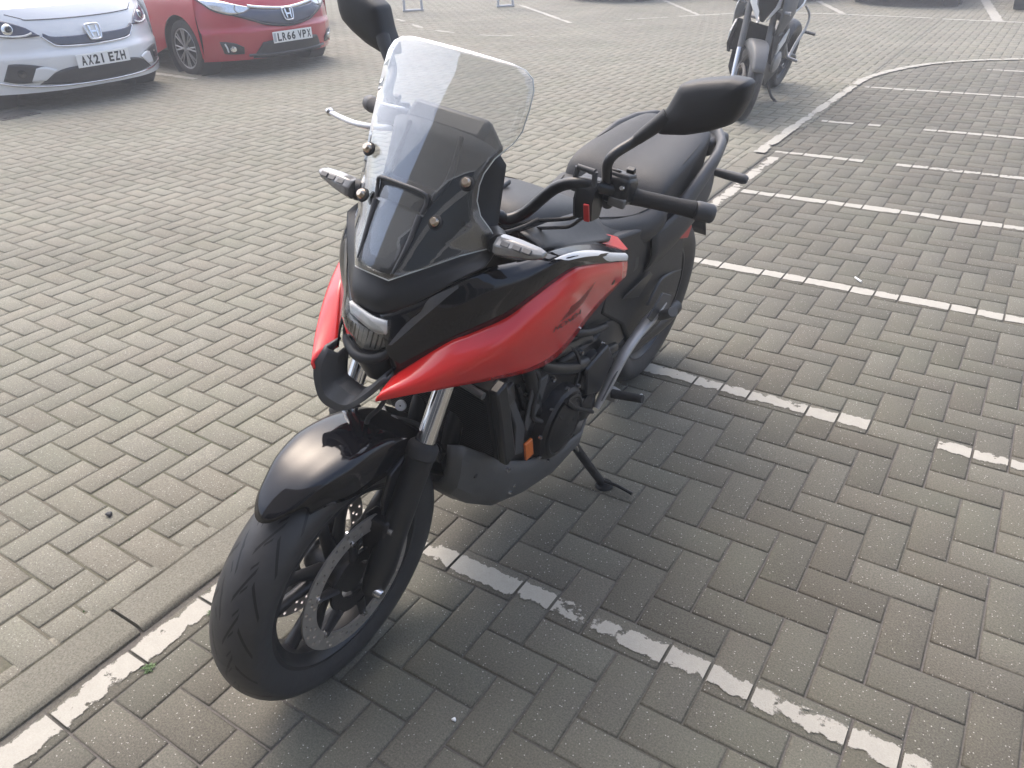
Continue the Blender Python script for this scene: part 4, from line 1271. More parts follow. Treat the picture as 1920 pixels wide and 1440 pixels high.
for k_ in range(4):
    tube('coolant_hose', [(-0.40 - 0.02 * k_, 0.10 - 0.05 * k_, 0.66), (-0.44, 0.12 - 0.05 * k_, 0.60), (-0.50, 0.11 - 0.05 * k_, 0.56)], 0.012, 'rubber', bike, n=8)
prism('engine_guard', [(-0.479,0.165,0.59), (-0.553,0.165,0.58), (-0.534,0.165,0.5), (-0.482,0.165,0.45), (-0.467,0.165,0.483)], (0, -0.006, 0), 'grey_plastic', bike)
tube('throttle_hose', [(-0.971,0.15,0.446), (-0.853,0.155,0.475), (-0.706,0.155,0.517), (-0.593,0.15,0.571), (-0.544,0.145,0.603)], [0.016, 0.018, 0.018, 0.015, 0.010], 'satin_black', bike, n=12)
prism('air_box_side', [(-0.815,0.15,0.523), (-0.889,0.15,0.572), (-0.979,0.15,0.548), (-1.06,0.15,0.44), (-0.98,0.15,0.423), (-0.865,0.15,0.467)], (0, -0.04, 0), 'satin_black', bike, bev=0.008)
rad = box('radiator', (-0.343, 0, 0.560), (0.030, 0.330, 0.255), 'radiator', bike, rot=(0, 18, 0), bev=0.002)
for i in range(30):
    z = -0.118 + i * 0.0081
    c_ = Vector((-0.343, 0, 0.560)) + Matrix.Rotation(R(18), 3, 'Y') @ Vector((0.0165, 0, z))
    box('radiator_fin', c_, (0.004, 0.300, 0.0022), 'engine_black', rad, rot=(0, 18, 0), bev=0)
for s in (1, -1):
    box('radiator_tank', Vector((-0.347, 0.172 * s, 0.560)), (0.040, 0.026, 0.265), 'satin_black', rad, rot=(0, 18, 0), bev=0.006)
tube('radiator_bracket', [(-0.262, -0.15, 0.668), (-0.285, 0.0, 0.680), (-0.275, 0.16, 0.672)], 0.008, 'mid_grey', rad, n=8)
lathe('radiator_bolt', [(0.002, 0.006), (0.0045, 0.007), (0.012, 0.006), (0.013, 0.0)], (-0.273,-0.05,0.544), (0.8, 0.3, 0.4), 'silver_decal', bike, n=16)
box('radiator_guard', (-0.362,0.165,0.622), (0.05, 0.012, 0.06), 'satin_black', bike, rot=(0, 18, 0), bev=0.004)
prism('side_duct', [(-0.339,0.17,0.652), (-0.363,0.172,0.649), (-0.463,0.168,0.479), (-0.476,0.165,0.387), (-0.437,0.165,0.405), (-0.418,0.168,0.507)], (0, -0.02, 0), 'grey_plastic', bike, bev=0.003)
BP = []
for (x, w, z0, z1) in ((-0.268, 0.085, 0.375, 0.505), (-0.288, 0.112, 0.335, 0.505), (-0.345, 0.125, 0.270, 0.455), (-0.43, 0.150, 0.208, 0.385), (-0.52, 0.165, 0.180, 0.335), (-0.66, 0.178, 0.165, 0.290), (-0.80, 0.172, 0.166, 0.255), (-0.90, 0.140, 0.190, 0.250)):
    BP.append([(x, -w, z1), (x, -w, (z0 + z1) / 2), (x, -w * 0.80, z0 + 0.012), (x, 0, z0), (x, w * 0.80, z0 + 0.012), (x, w, (z0 + z1) / 2), (x, w, z1)])
belly = sheet('belly_pan', BP, 'belly_grey', bike, nu=2, nv=3, lin=True, thickness=0.005, smooth=22)
for s in (1, -1):
    lathe('belly_bolt', [(0.0005, 0.003), (0.006, 0.003), (0.008, 0.0)], (-0.335, 0.124 * s, 0.39), (0, s, 0), 'satin_black', belly, n=10)
    fl = (lambda r: r) if s == 1 else flip
    prism('side_reflector', fl([(-0.471,0.165,0.42), (-0.503,0.165,0.42), (-0.522,0.165,0.359), (-0.487,0.165,0.358)]), (0, 0.008 * s, 0), 'orange_lens', bike, bev=0.002)
    tube('exhaust_pipe', [(-0.36, 0.05 * s, 0.56), (-0.33, 0.05 * s, 0.44), (-0.38, 0.04 * s, 0.30), (-0.55, -0.02, 0.225), (-0.90, -0.12, 0.24)], 0.021, 'engine_black', bike, n=12)
stand = tube('side_stand', [(-0.795, 0.120, 0.250), (-0.815, 0.155, 0.185), (-0.842, 0.205, 0.110), (-0.866, 0.248, 0.050)], [0.016, 0.014, 0.013, 0.013], 'satin_black', bike, n=12, path=3)
lathe('stand_foot', [(0.001, 0.007), (0.024, 0.006), (0.028, 0.0), (0.028, -0.004), (0.001, -0.005)], (-0.868, 0.252, 0.0475), (0, -0.163, 0.987), 'satin_black', stand, n=20)
tube('stand_tang', [(-0.864, 0.246, 0.062), (-0.862, 0.295, 0.072), (-0.858, 0.345, 0.074)], 0.005, 'satin_black', stand, n=8)
tube('stand_spring', [(-0.785, 0.135, 0.24), (-0.825, 0.180, 0.15)], 0.007, 'steel', stand, n=8, path=1)

for (x0, z0, x1, z1) in ((-0.45, 0.46, -0.38, 0.56), (-0.50, 0.49, -0.44, 0.60), (-0.56, 0.52, -0.51, 0.63)):
    tube('cylinder_rib', [(x0, 0.146, z0), (x1, 0.146, z1)], 0.006, 'engine_black', cyl, n=8, path=1)
for (x, z) in ((-0.43, 0.36), (-0.47, 0.28), (-0.90, 0.36), (-0.88, 0.50), (-0.74, 0.545), (-0.60, 0.535), (-0.52, 0.50)):
    lathe('engine_bolt', [(0.0005, 0.010), (0.006, 0.010), (0.008, 0.0)], (x, 0.150, z), (0, 1, 0), 'steel', eng, n=8)
prism('sprocket_cover', [(-0.74, 0.158, 0.50), (-0.86, 0.158, 0.52), (-0.92, 0.158, 0.44), (-0.86, 0.158, 0.36), (-0.77, 0.158, 0.40)], (0, 0.022, 0), 'satin_black', eng, bev=0.006)
tube('wiring_loom', [(-0.44, 0.155, 0.66), (-0.50, 0.165, 0.60), (-0.49, 0.168, 0.50), (-0.55, 0.165, 0.44)], 0.006, 'rubber', bike, n=8)
tube('wiring_loom', [(-0.58, 0.150, 0.64), (-0.66, 0.165, 0.60), (-0.72, 0.165, 0.52), (-0.70, 0.172, 0.45)], 0.0045, 'rubber', bike, n=8)
tube('breather_pipe', [(-0.62, 0.155, 0.66), (-0.72, 0.17, 0.62), (-0.84, 0.165, 0.58)], 0.010, 'engine_black', bike, n=10)
box('coil_bracket', (-0.47, 0.158, 0.665), (0.05, 0.012, 0.03), 'mid_grey', bike, rot=(0, 30, 0), bev=0.003)

for k_ in range(5):
    lathe('engine_bolt', [(0.0005, 0.007), (0.005, 0.007), (0.006, 0.0)], (-0.46 - 0.10 * k_, 0.152, 0.262 + 0.004 * (k_ % 2)), (0, 1, 0), 'steel', eng, n=8)

# ------------------------------------------------------------------ cars
def interp(z, P):
    for (a, fa), (b, fb) in zip(P[:-1], P[1:]):
        if z <= b:
            return fa + (fb - fa) * max(0, (z - a) / (b - a))
    return P[-1][1]


PROF = {'white': [(0.0, -.06), (.18, -.03), (.30, -.005), (.40, .008), (.455, .012), (.505, -.022), (.52, -.026), (.62, -.04), (.75, -.09), (.84, -.17)],
        'red': [(0.0, -.06), (.18, -.05), (.30, -.005), (.40, .008), (.445, .012), (.485, -.018), (.6, -.028), (.72, -.08), (.82, -.17)]}
CW = 0.847


def car(kind, loc, yaw, paint, label, plate=None, group='cars parked in the bays'):
    root = thing('parked_car', label, 'car', loc, yaw, group)
    prof = PROF[kind]
    HT = prof[-1][0]

    def fx(y, z):
        return interp(z, prof) - .40 * (abs(y) / .85) ** 2.8

    def P(y, z, d=0.0):
        return (fx(y, z) + d, y, z)
    ys = [CW * math.sin(t * PI / 2 / 10) if False else CW * t / 14 for t in range(-14, 15)]
    zs = [0.17, 0.21, 0.26, 0.32, 0.38, 0.42, 0.445, 0.46, 0.485, 0.505, 0.53, 0.58, 0.64, 0.70, 0.76, HT]
    # one continuous painted shell: nose, bonnet, sides with wheel openings, roof and tail
    V = []; F = []

    def add_grid(g):
        n0 = len(V); W = len(g); H = len(g[0])
        for c_ in g:
            V.extend(c_)
        for i in range(W - 1):
            for j in range(H - 1):
                F.append((n0 + i * H + j, n0 + (i + 1) * H + j, n0 + (i + 1) * H + j + 1, n0 + i * H + j + 1))
    add_grid([[P(y, z) for z in zs] for y in ys])
    # bonnet
    bon = []
    for y in ys:
        x0 = fx(y, HT); row = []
        for k_ in range(9):
            s = k_ / 8
            x = x0 + (-1.05 + 0.10 * (abs(y) / CW) ** 2 * -1 - x0) * s
            z = HT + (1.02 - HT) * (1 - (1 - s) ** 1.7) - 0.10 * (abs(y) / CW) ** 3 * (0.25 + 0.75 * s)
            row.append((x, y * (1 - 0.05 * s), z))
        bon.append(row)
    add_grid(bon)
    AX = (-0.79, -3.30); AR = 0.335

    def zbot(x):
        b = 0.20
        for a in AX:
            if abs(x - a) < AR:
                b = max(b, 0.285 + math.sqrt(AR * AR - (x - a) ** 2))
        return b
    xs = sorted(set([fx(CW, 0.5) - 0.002] + [AX[0] + AR * math.cos(t * PI / 16) for t in range(17)] + [AX[1] + AR * math.cos(t * PI / 16) for t in range(17)] + [-1.4, -1.8, -2.2, -2.6, -3.75, -3.85]), reverse=True)
    for s in (1, -1):
        g = []
        for x in xs:
            zt = 0.80 + (0.92 - 0.80) * min(1, max(0, (-x - 0.45) / 0.6)) + 0.04 * min(1, max(0, (-x - 1.05) / 2.5))
            zb = zbot(x); col_ = []
            for k_ in range(8):
                z = zb + (zt - zb) * k_ / 7
                yb = CW + 0.012 * math.sin(max(0, min(1, (z - .2) / .7)) * PI) - 0.05 * max(0, (z - 0.72) / 0.2) ** 2
                tap = -0.10 * max(0, (-x - 3.3) / 0.6) ** 2
                col_.append((x, s * (yb + tap), z))
            g.append(col_)
        add_grid(g)
    # roof with pillars line and tail
    RO = [(-1.75, 1.42, .58), (-2.1, 1.50, .60), (-2.7, 1.52, .60), (-3.3, 1.47, .58), (-3.65, 1.38, .56)]
    add_grid([[(x, w * q / 4, z - 0.05 * (abs(q) / 4) ** 2.5) for q in range(-4, 5)] for x, z, w in RO])
    add_grid([[(x, w * q / 4, z) for q in range(-4, 5)] for x, z, w in ((-3.95, 0.25, .74), (-4.0, 0.45, .78), (-3.98, 0.70, .78), (-3.92, 0.95, .74))])
    add_grid([[(x, s_ * CW * 0.98, z) for z in (0.25, 0.45, 0.70, 0.95)] for x in (-3.85, -3.93) for s_ in (1,)])
    add_grid([[(x, -CW * 0.98, z) for z in (0.25, 0.45, 0.70, 0.95)] for x in (-3.85, -3.93)])
    body = raw('body', V, F, paint, root, 40)
    # underbody and glasshouse
    loft('underbody', [[(-0.30, y, z) for y, z in ((-.6, .19), (.6, .19), (.6, .5), (-.6, .5))], [(-3.9, y, z) for y, z in ((-.6, .22), (.6, .22), (.6, .5), (-.6, .5))]], 'car_trim', root)
    glass = sheet('windscreen', [[(-1.06 - 0.06 * abs(q), q * 0.76, 1.005 - 0.05 * abs(q)) for q in (-1, -.5, 0, .5, 1)], [(-1.40, q * 0.66, 1.235 - 0.03 * abs(q)) for q in (-1, -.5, 0, .5, 1)], [(-1.75, q * 0.58, 1.42 - 0.05 * abs(q)) for q in (-1, -.5, 0, .5, 1)]], 'car_glass', root, nu=3, nv=3, thickness=0.004)
    for s in (1, -1):
        sheet('side_window', [[(-1.15, s * 0.80, 0.97), (-2.2, s * 0.815, 0.985), (-3.2, s * 0.80, 0.99), (-3.75, s * 0.74, 0.99)], [(-1.75, s * 0.59, 1.37), (-2.3, s * 0.61, 1.44), (-3.1, s * 0.60, 1.43), (-3.6, s * 0.57, 1.36)]], 'car_glass', root, nu=3, nv=3, thickness=0.004)
        tube('pillar', [(-1.08, s * 0.78, 0.96), (-1.42, s * 0.69, 1.21), (-1.76, s * 0.595, 1.385)], 0.035, paint, root, n=8)
    sheet('rear_window', [[(-3.94, q * 0.7, 0.96) for q in (-1, 0, 1)], [(-3.66, q * 0.56, 1.38 - 0.03 * abs(q)) for q in (-1, 0, 1)]], 'car_glass', root, nu=3, nv=3, thickness=0.004)
    # wheels
    for ax_ in AX:
        for s in (1, -1):
            c_ = (ax_, s * 0.735, 0.285)
            lathe('wheel_arch', [(0.34, 0.10 * s), (0.34, -0.12 * s), (0.001, -0.125 * s)], c_, (0, 1, 0), 'car_trim', root, n=32)
            rim = lathe('wheel', [(0.205, 0.088 * s), (0.196, 0.092 * s), (0.188, 0.080 * s), (0.180, 0.02 * s), (0.001, 0.018 * s)], c_, (0, 1, 0), 'car_trim', root, n=40)
            lathe('tyre', [(0.200, 0.086 * s), (0.215, 0.098 * s), (0.262, 0.096 * s), (0.282, 0.080 * s), (0.285, 0.04 * s), (0.285, -0.05 * s), (0.27, -0.09 * s)], c_, (0, 1, 0), 'rubber', rim, n=48)
            lathe('wheel_hub', [(0.001, 0.098 * s), (0.030, 0.096 * s), (0.036, 0.07 * s)], c_, (0, 1, 0), 'alloy_wheel', rim, n=20)
            lathe('wheel_lip', [(0.190, 0.088 * s), (0.200, 0.094 * s), (0.206, 0.088 * s)], c_, (0, 1, 0), 'alloy_wheel', rim, n=40)
            if plate:
                for i in range(8):
                    for dd in (-0.12, 0.12):
                        a = 2 * PI * i / 8
                        a2 = a + dd
                        tube('wheel_spoke', [(c_[0] + 0.03 * math.cos(a), c_[1] + 0.088 * s, c_[2] + 0.03 * math.sin(a)), (c_[0] + 0.192 * math.cos(a2), c_[1] + 0.084 * s, c_[2] + 0.192 * math.sin(a2))], [0.008, 0.009], 'alloy_wheel', rim, n=6, path=1)

    def patch(name, pts, mat, parent, d=0.006, n=6, th=0.012):
        """Panel cut to a (y, z) outline split in a lower and an upper edge, laid on the nose surface."""
        lo, up = pts
        A = [(y, z, 0) for y, z in lo]; B = [(y, z, 0) for y, z in up]
        A = cr(A, 6); B = cr(B, 6)
        v = []; f = []; k_ = n + 1
        for a, b in zip(A, B):
            for i in range(k_):
                q = a.lerp(b, i / n)
                v.append(P(q.x, q.y, d))
        for i in range(len(A) - 1):
            for j in range(n):
                f.append((i * k_ + j, i * k_ + j + 1, (i + 1) * k_ + j + 1, (i + 1) * k_ + j))
        o = raw(name, v, f, mat, parent, 40)
        if th:
            thick(o, th, 0)
        return o

    def strip(name, pts, mat, parent, r, d=0.012):
        q = cr([(y, z, 0) for y, z in pts], 6)
        return tube(name, [P(p.x, p.y, d) for p in q], r, mat, parent, n=8, path=1)

    def emblem(z, size):
        x = fx(0, z)
        n_ = Vector((1, 0, 0.25)).normalized(); up = Vector((-0.25, 0, 1)).normalized()
        o = Vector((x + 0.022, 0, z))
        q = lambda a, b: o + Vector((0, a * size, 0)) + up * (b * size)
        ring = [q(a, b) for a, b in ((-.56, .22), (-.52, .42), (-.34, .50), (.34, .50), (.52, .42), (.56, .22), (.46, -.34), (.30, -.50), (-.30, -.50), (-.46, -.34))]
        e = tube('emblem', ring + ring[:2], size * 0.075, 'chrome', root, n=8, path=2)
        for s in (1, -1):
            prism('emblem_bar', [q(s * .15, -.36), q(s * .26, -.36), q(s * .37, .40), q(s * .20, .40)], n_ * 0.010, 'chrome', e, bev=0.001)
        prism('emblem_bar', [q(-.17, -.08), q(.17, -.08), q(.18, .06), q(-.18, .06)], n_ * 0.009, 'chrome', e, bev=0.001)
        prism('emblem_back', ring, n_ * -0.008, 'plate_white' if kind == 'white' else 'car_trim', e, bev=0)

    if kind == 'white':
        patch('grille', ([(-.435, .612), (-.32, .535), (0, .522), (.32, .535), (.435, .612)], [(-.425, .640), (-.34, .606), (0, .598), (.34, .606), (.425, .640)]), 'car_navy', root, d=0.010)
        strip('chrome_trim', [(-.445, .618), (-.39, .562), (-.32, .528), (0, .514), (.32, .528), (.39, .562), (.445, .618)], 'chrome', root, 0.007)
        strip('bonnet_gap', [(-.60, .80), (-.52, .765), (-.45, .748), (0, .738), (.45, .748), (.52, .765), (.60, .80)], 'car_trim', root, 0.0035, d=0.0)
        patch('lower_grille', ([(-.56, .238), (-.30, .215), (0, .208), (.30, .215), (.56, .238)], [(-.44, .320), (-.33, .350), (0, .362), (.33, .350), (.44, .320)]), 'car_trim', root, d=0.004)
        strip('chrome_lip', [(-.80, .270), (-.70, .240), (-.46, .212), (0, .200), (.46, .212), (.70, .240), (.80, .270)], 'chrome', root, 0.008)
        emblem(0.615, 0.125)
        for s in (1, -1):
            sg = lambda pts: ([(s * y, z) for y, z in pts[0]], [(s * y, z) for y, z in pts[1]])
            pocket = patch('fog_pocket', sg(([(.54, .262), (.62, .256), (.70, .262), (.775, .285)], [(.50, .378), (.60, .405), (.68, .418), (.725, .418)])), 'car_trim', root, d=0.006)
            lathe('fog_lamp', [(0.001, 0.02), (0.03, 0.018), (0.036, 0.0)], P(s * 0.66, 0.335, 0.012), (1, 0.5 * s, 0), 'car_glass', pocket, n=20)
            patch('bumper_fin', sg(([(.515, .268), (.55, .262), (.60, .262), (.612, .268)], [(.42, .345), (.47, .368), (.52, .380), (.565, .372)])), paint, root, d=0.012)
            lamp = patch('headlight', sg(([(.45, .622), (.56, .618), (.66, .622), (.76, .650)], [(.52, .690), (.60, .735), (.67, .765), (.74, .785)])), 'car_navy', root, d=0.008)
            strip('lamp_band', [(s * .50, .650), (s * .56, .632), (s * .65, .634), (s * .74, .660), (s * .755, .72)], 'led_white', lamp, 0.008, d=0.018)
            lathe('lamp_lens', [(0.001, 0.012), (0.03, 0.010), (0.046, 0.0), (0.052, -0.01)], P(s * 0.635, 0.690, 0.016), (1, 0.45 * s, 0.35), 'reflector', lamp, n=24)
            lathe('lamp_core', [(0.001, 0.016), (0.022, 0.013), (0.03, 0.004)], P(s * 0.635, 0.690, 0.02), (1, 0.45 * s, 0.35), 'car_glass', lamp, n=20)
    else:
        patch('grille', ([(-.55, .600), (-.30, .515), (0, .478), (.30, .515), (.55, .600)], [(-.42, .660), (-.30, .645), (0, .628), (.30, .645), (.42, .660)]), 'car_navy', root, d=0.010)
        strip('chrome_trim', [(-.42, .684), (-.30, .662), (0, .636), (.30, .662), (.42, .684)], 'chrome', root, 0.019, d=0.006)
        strip('grille_edge', [(-.58, .612), (-.40, .545), (-.27, .500), (0, .468), (.27, .500), (.40, .545), (.58, .612)], 'car_trim', root, 0.011)
        patch('lower_grille', ([(-.46, .182), (-.25, .172), (0, .170), (.25, .172), (.46, .182)], [(-.36, .330), (-.25, .340), (0, .345), (.25, .340), (.36, .330)]), 'car_trim', root, d=0.006)
        strip('bumper_lip', [(-.50, .215), (-.25, .205), (0, .202), (.25, .205), (.50, .215)], 'car_dark', root, 0.014)
        emblem(0.580, 0.120)
        for s in (1, -1):
            sg = lambda pts: ([(s * y, z) for y, z in pts[0]], [(s * y, z) for y, z in pts[1]])
            pocket = patch('fog_pocket', sg(([(.54, .235), (.61, .236), (.67, .240), (.705, .25)], [(.545, .300), (.61, .340), (.68, .360), (.735, .365)])), 'car_trim', root, d=0.006)
            lathe('fog_lamp', [(0.001, 0.02), (0.026, 0.018), (0.036, 0.0)], P(s * 0.635, 0.290, 0.012), (1, 0.5 * s, 0), 'reflector', pocket, n=20)
            strip('fog_trim', [(s * .70, .345), (s * .685, .30), (s * .675, .26)], 'silver_decal', pocket, 0.009)
            lamp = patch('headlight', sg(([(.40, .650), (.50, .622), (.60, .615), (.72, .665)], [(.41, .672), (.52, .705), (.66, .750), (.80, .775)])), 'reflector', root, d=0.008)
            strip('lamp_bezel', [(s * .40, .650), (s * .50, .620), (s * .60, .612), (s * .72, .662), (s * .80, .77)], 'car_trim', lamp, 0.006)
            strip('lamp_divider', [(s * .53, .625), (s * .55, .66), (s * .53, .70)], 'lens_grey', lamp, 0.006, d=0.016)
    if plate:
        z0 = 0.392 if kind == 'white' else 0.366
        x0 = fx(0, z0) + 0.016
        pl = box('number_plate', (x0, 0, z0), (0.006, 0.52, 0.111), 'plate_white', root, bev=0.004)
        ms_ = 0.450 if kind == 'white' else 0.455
        cx_ = 0.0 if kind == 'white' else 0.018
        step = ms_ / 7.42
        pos_ = -ms_ / 2
        for ch in plate:
            if ch == ' ':
                pos_ += step * 0.42
                continue
            me = text_mesh(ch, bold=0.034, ext=0.01)
            xs_ = [v.co.x for v in me.vertices]; ys_ = [v.co.y for v in me.vertices]
            wd = max(xs_) - min(xs_); ht = max(ys_) - min(ys_); xm = (max(xs_) + min(xs_)) / 2; ym = (max(ys_) + min(ys_)) / 2
            cw = step * (0.26 if ch in '1I' else 0.80)
            for v in me.vertices:
                X, Y, Z = v.co
                v.co = (x0 + 0.0042 + Z * 0.03, (X - xm) * cw / wd + cx_ + pos_ + step / 2, z0 + (Y - ym) * 0.079 / ht)
            put('plate_character', me, 'plate_black', pl, 0)
            pos_ += step
        if kind == 'red':
            box('plate_band', (x0 + 0.0035, -0.237, z0), (0.0015, 0.030, 0.085), 'sign_grey', pl, bev=0)
    return root


car('white', (-6.357, 3.241, 0.135), 0.0, 'car_white', 'white hatchback with dark blue grille and plate AX21 EZH parked at the far left', plate='AX21 EZH')
car('red', (-6.051, 5.289, 0.130), -0.10, 'car_red', 'red hatchback with chrome grille bar and plate LR66 VPX parked beside the white car', plate='LR66 VPX')
car('red', (-8.9, 8.05, 0.195), -0.10, 'car_dark', 'dark car mostly out of frame just beyond the red hatchback')
car('white', (-6.6, 13.2, 0.14), R(-100), 'car_dark', 'dark car at the top edge behind the windscreen, only its underside in view')
car('red', (-3.8, 14.5, 0.07), R(-96), 'car_dark', 'dark car at the top edge just left of the naked motorcycle')
car('white', (-1.45, 14.55, 0.02), R(-93), 'car_dark', 'dark grey car at the top edge just right of the naked motorcycle')
car('red', (1.05, 14.2, 0.0), R(-93), 'car_dark', 'dark car cut off by the top right corner')

# ------------------------------------------------------------------ the second motorcycle, a naked one seen from the front
b2 = thing('naked_motorcycle', 'black and white naked motorcycle parked behind the red motorcycle', 'motorcycle')
m2 = Matrix.Identity(4)
psi = 0.014
f2 = Vector((math.sin(psi), -math.cos(psi), 0)); l2 = Vector((math.cos(psi), math.sin(psi), 0)); LE = R(13)
for i, cvec in enumerate((f2, l2 * math.cos(LE) - Vector((0, 0, 1)) * math.sin(LE), Vector((0, 0, 1)) * math.cos(LE) + l2 * math.sin(LE))):
    for j in range(3):
        m2[j][i] = cvec[j]
m2[0][3], m2[1][3], m2[2][3] = -1.24, 5.43, 0.013
b2.matrix_world = m2
fw2 = wheel('front_wheel', (0, 0, 0.30), 0.30, 0.216, 0.118, 0.095, b2)
for s in (1, -1):
    disc('brake_disc', (0, 0.066 * s, 0.3), 0.15, 0.115, 0.0045, fw2, holes=False)
wheel('rear_wheel', (-1.44, 0, 0.312), 0.312, 0.216, 0.175, 0.13, b2)
for s in (1, -1):
    y = 0.105 * s
    tube('fork_leg', [(0.0, y, 0.295), (-0.06, y, 0.42), (-0.115, y, 0.535)], [0.026, 0.028, 0.026], 'steel', b2, n=14, path=2)
    tube('fork_tube', [(-0.115, y, 0.535), (-0.29, y, 0.93)], 0.026, 'mid_grey', b2, n=14, path=1)
    box('brake_caliper', (-0.075, 0.085 * s, 0.36), (0.05, 0.06, 0.12), 'brass_screw' if s < 0 else 'engine_black', b2, rot=(0, 25, 0), bev=0.01)
    # white headlight cheeks, shrouds and radiator covers
    prism('headlight_cheek', [(-0.13, 0.030 * s, 0.74), (-0.17, 0.115 * s, 0.86), (-0.24, 0.130 * s, 0.98), (-0.20, 0.085 * s, 0.97), (-0.13, 0.050 * s, 0.85)], (-0.03, 0.01 * s, 0.0), 'white_paint', b2, bev=0.006)
    sheet('tank_shroud', [[(-0.26, 0.150 * s, 0.98), (-0.40, 0.190 * s, 0.98), (-0.60, 0.18 * s, 0.94)], [(-0.20, 0.185 * s, 0.80), (-0.36, 0.225 * s, 0.82), (-0.56, 0.20 * s, 0.80)], [(-0.22, 0.180 * s, 0.66), (-0.34, 0.200 * s, 0.68), (-0.50, 0.18 * s, 0.70)]], 'white_paint' if s < 0 else 'mid_grey', b2, nu=3, nv=3, thickness=0.006)
    prism('radiator_cowl', [(-0.24, 0.17 * s, 0.66), (-0.28, 0.20 * s, 0.50), (-0.36, 0.20 * s, 0.42), (-0.40, 0.19 * s, 0.60), (-0.34, 0.18 * s, 0.68)], (0, -0.03 * s, 0), 'matte_black', b2, bev=0.006)
    bd = [(-0.34, 0.205 * s, 0.505), (-0.46, 0.215 * s, 0.60), (-0.47, 0.215 * s, 0.70), (-0.33, 0.205 * s, 0.585)]
    prism('white_fin', bd, (0, 0.012 * s, 0), 'white_paint', b2, bev=0.003)
    tube('grip', [(-0.42, 0.24 * s, 1.06), (-0.47, 0.37 * s, 1.05)], 0.017, 'rubber', b2, n=12, path=1)
    tube('control_lever', [(-0.38, 0.21 * s, 1.05), (-0.33, 0.28 * s, 1.04), (-0.37, 0.40 * s, 1.035)], [0.009, 0.007, 0.006], 'chrome', b2, n=8)
    tube('mirror_stem', [(-0.40, 0.21 * s, 1.07), (-0.42, 0.25 * s, 1.17), (-0.44, 0.32 * s, 1.22)], 0.007, 'satin_black', b2, n=8)
    loft('mirror_shell', [[(-0.44 + dx, (0.36 + 0.075 * k_ * math.cos(t)) * s, 1.24 + 0.045 * k_ * math.sin(t)) for t in [2 * PI * q / 12 for q in range(12)]] for dx, k_ in ((-0.02, 0.97), (0.0, 1.0), (0.025, 0.6))], 'satin_black', b2)
    tube('indicator', [(-0.25, 0.13 * s, 0.83), (-0.25, 0.24 * s, 0.835)], [0.010, 0.018], 'lens_grey', b2, n=10, path=1)
    tube('frame_tube', [(-0.30, 0.06 * s, 0.82), (-0.46, 0.16 * s, 0.74), (-0.66, 0.17 * s, 0.62), (-0.84, 0.13 * s, 0.42)], 0.026, 'mid_grey', b2, n=10)
    tube('footrest_hanger', [(-0.80, 0.16 * s, 0.52), (-0.92, 0.19 * s, 0.40), (-1.02, 0.20 * s, 0.52), (-1.12, 0.21 * s, 0.62)], 0.014, 'alloy', b2, n=8)
    tube('rider_peg', [(-0.88, 0.19 * s, 0.41), (-0.88, 0.29 * s, 0.40)], 0.013, 'alloy', b2, n=8, path=1)
    tube('pillion_peg', [(-1.12, 0.21 * s, 0.60), (-1.12, 0.31 * s, 0.60)], 0.013, 'mid_grey', b2, n=8, path=1)
    tube('pillion_bracket', [(-1.12, 0.21 * s, 0.60), (-1.16, 0.20 * s, 0.72), (-1.10, 0.15 * s, 0.80)], 0.010, 'alloy', b2, n=8)
    tube('swingarm', [(-0.85, 0.12 * s, 0.42), (-1.15, 0.13 * s, 0.37), (-1.46, 0.13 * s, 0.312)], [0.034, 0.032, 0.026], 'engine_black', b2, n=10)
    lathe('engine_cover', [(0.001, 0.05), (0.06, 0.045), (0.085, 0.03), (0.09, 0)], (-0.62, 0.15 * s, 0.40), (0, s, 0), 'alloy' if s > 0 else 'engine_black', b2, n=28)
rowsF2 = []
for i in range(9):
    a = R(30 + 100 * i / 8); q = i / 8
    wd = 0.045 + 0.03 * min(1, q * 2); dr = 0.03 + 0.05 * math.sin(q * PI)
    rowsF2.append([(math.cos(a) * (0.335 + fr * dr), fy * wd, 0.3 + math.sin(a) * (0.335 + fr * dr)) for fy, fr in ((-1, -1), (-.9, -.15), (-.5, 0), (0, .02), (.5, 0), (.9, -.15), (1, -1))])
sheet('front_fender', rowsF2, 'mid_grey', b2, nu=3, nv=2, thickness=0.004)
loft('headlight', [[(-0.12 + dx - 0.10 * (z - 0.76), y * k_, z) for y, z in ((-.01, .745), (.01, .745), (.075, .86), (.09, .93), (.05, .985), (-.05, .985), (-.09, .93), (-.075, .86))] for dx, k_ in ((0.0, 0.9), (-0.02, 1.0), (-0.08, 0.9))], 'car_glass', b2, smooth=30)
loft('fuel_tank', [[(x, w * math.sin(t), zc + h_ * math.cos(t)) for t in [2 * PI * q / 16 for q in range(16)]] for x, w, zc, h_ in ((-0.32, 0.10, 0.93, 0.10), (-0.42, 0.16, 0.93, 0.14), (-0.56, 0.17, 0.92, 0.14), (-0.70, 0.13, 0.88, 0.10), (-0.78, 0.09, 0.85, 0.05))], 'gloss_black', b2)
loft('seat', [[(x, w * math.sin(t), zc + h_ * math.cos(t)) for t in [2 * PI * q / 16 for q in range(16)]] for x, w, zc, h_ in ((-0.76, 0.09, 0.82, 0.05), (-0.92, 0.14, 0.80, 0.05), (-1.06, 0.13, 0.82, 0.06), (-1.12, 0.12, 0.86, 0.06), (-1.32, 0.10, 0.90, 0.05), (-1.45, 0.07, 0.92, 0.03))], 'seat_vinyl', b2)
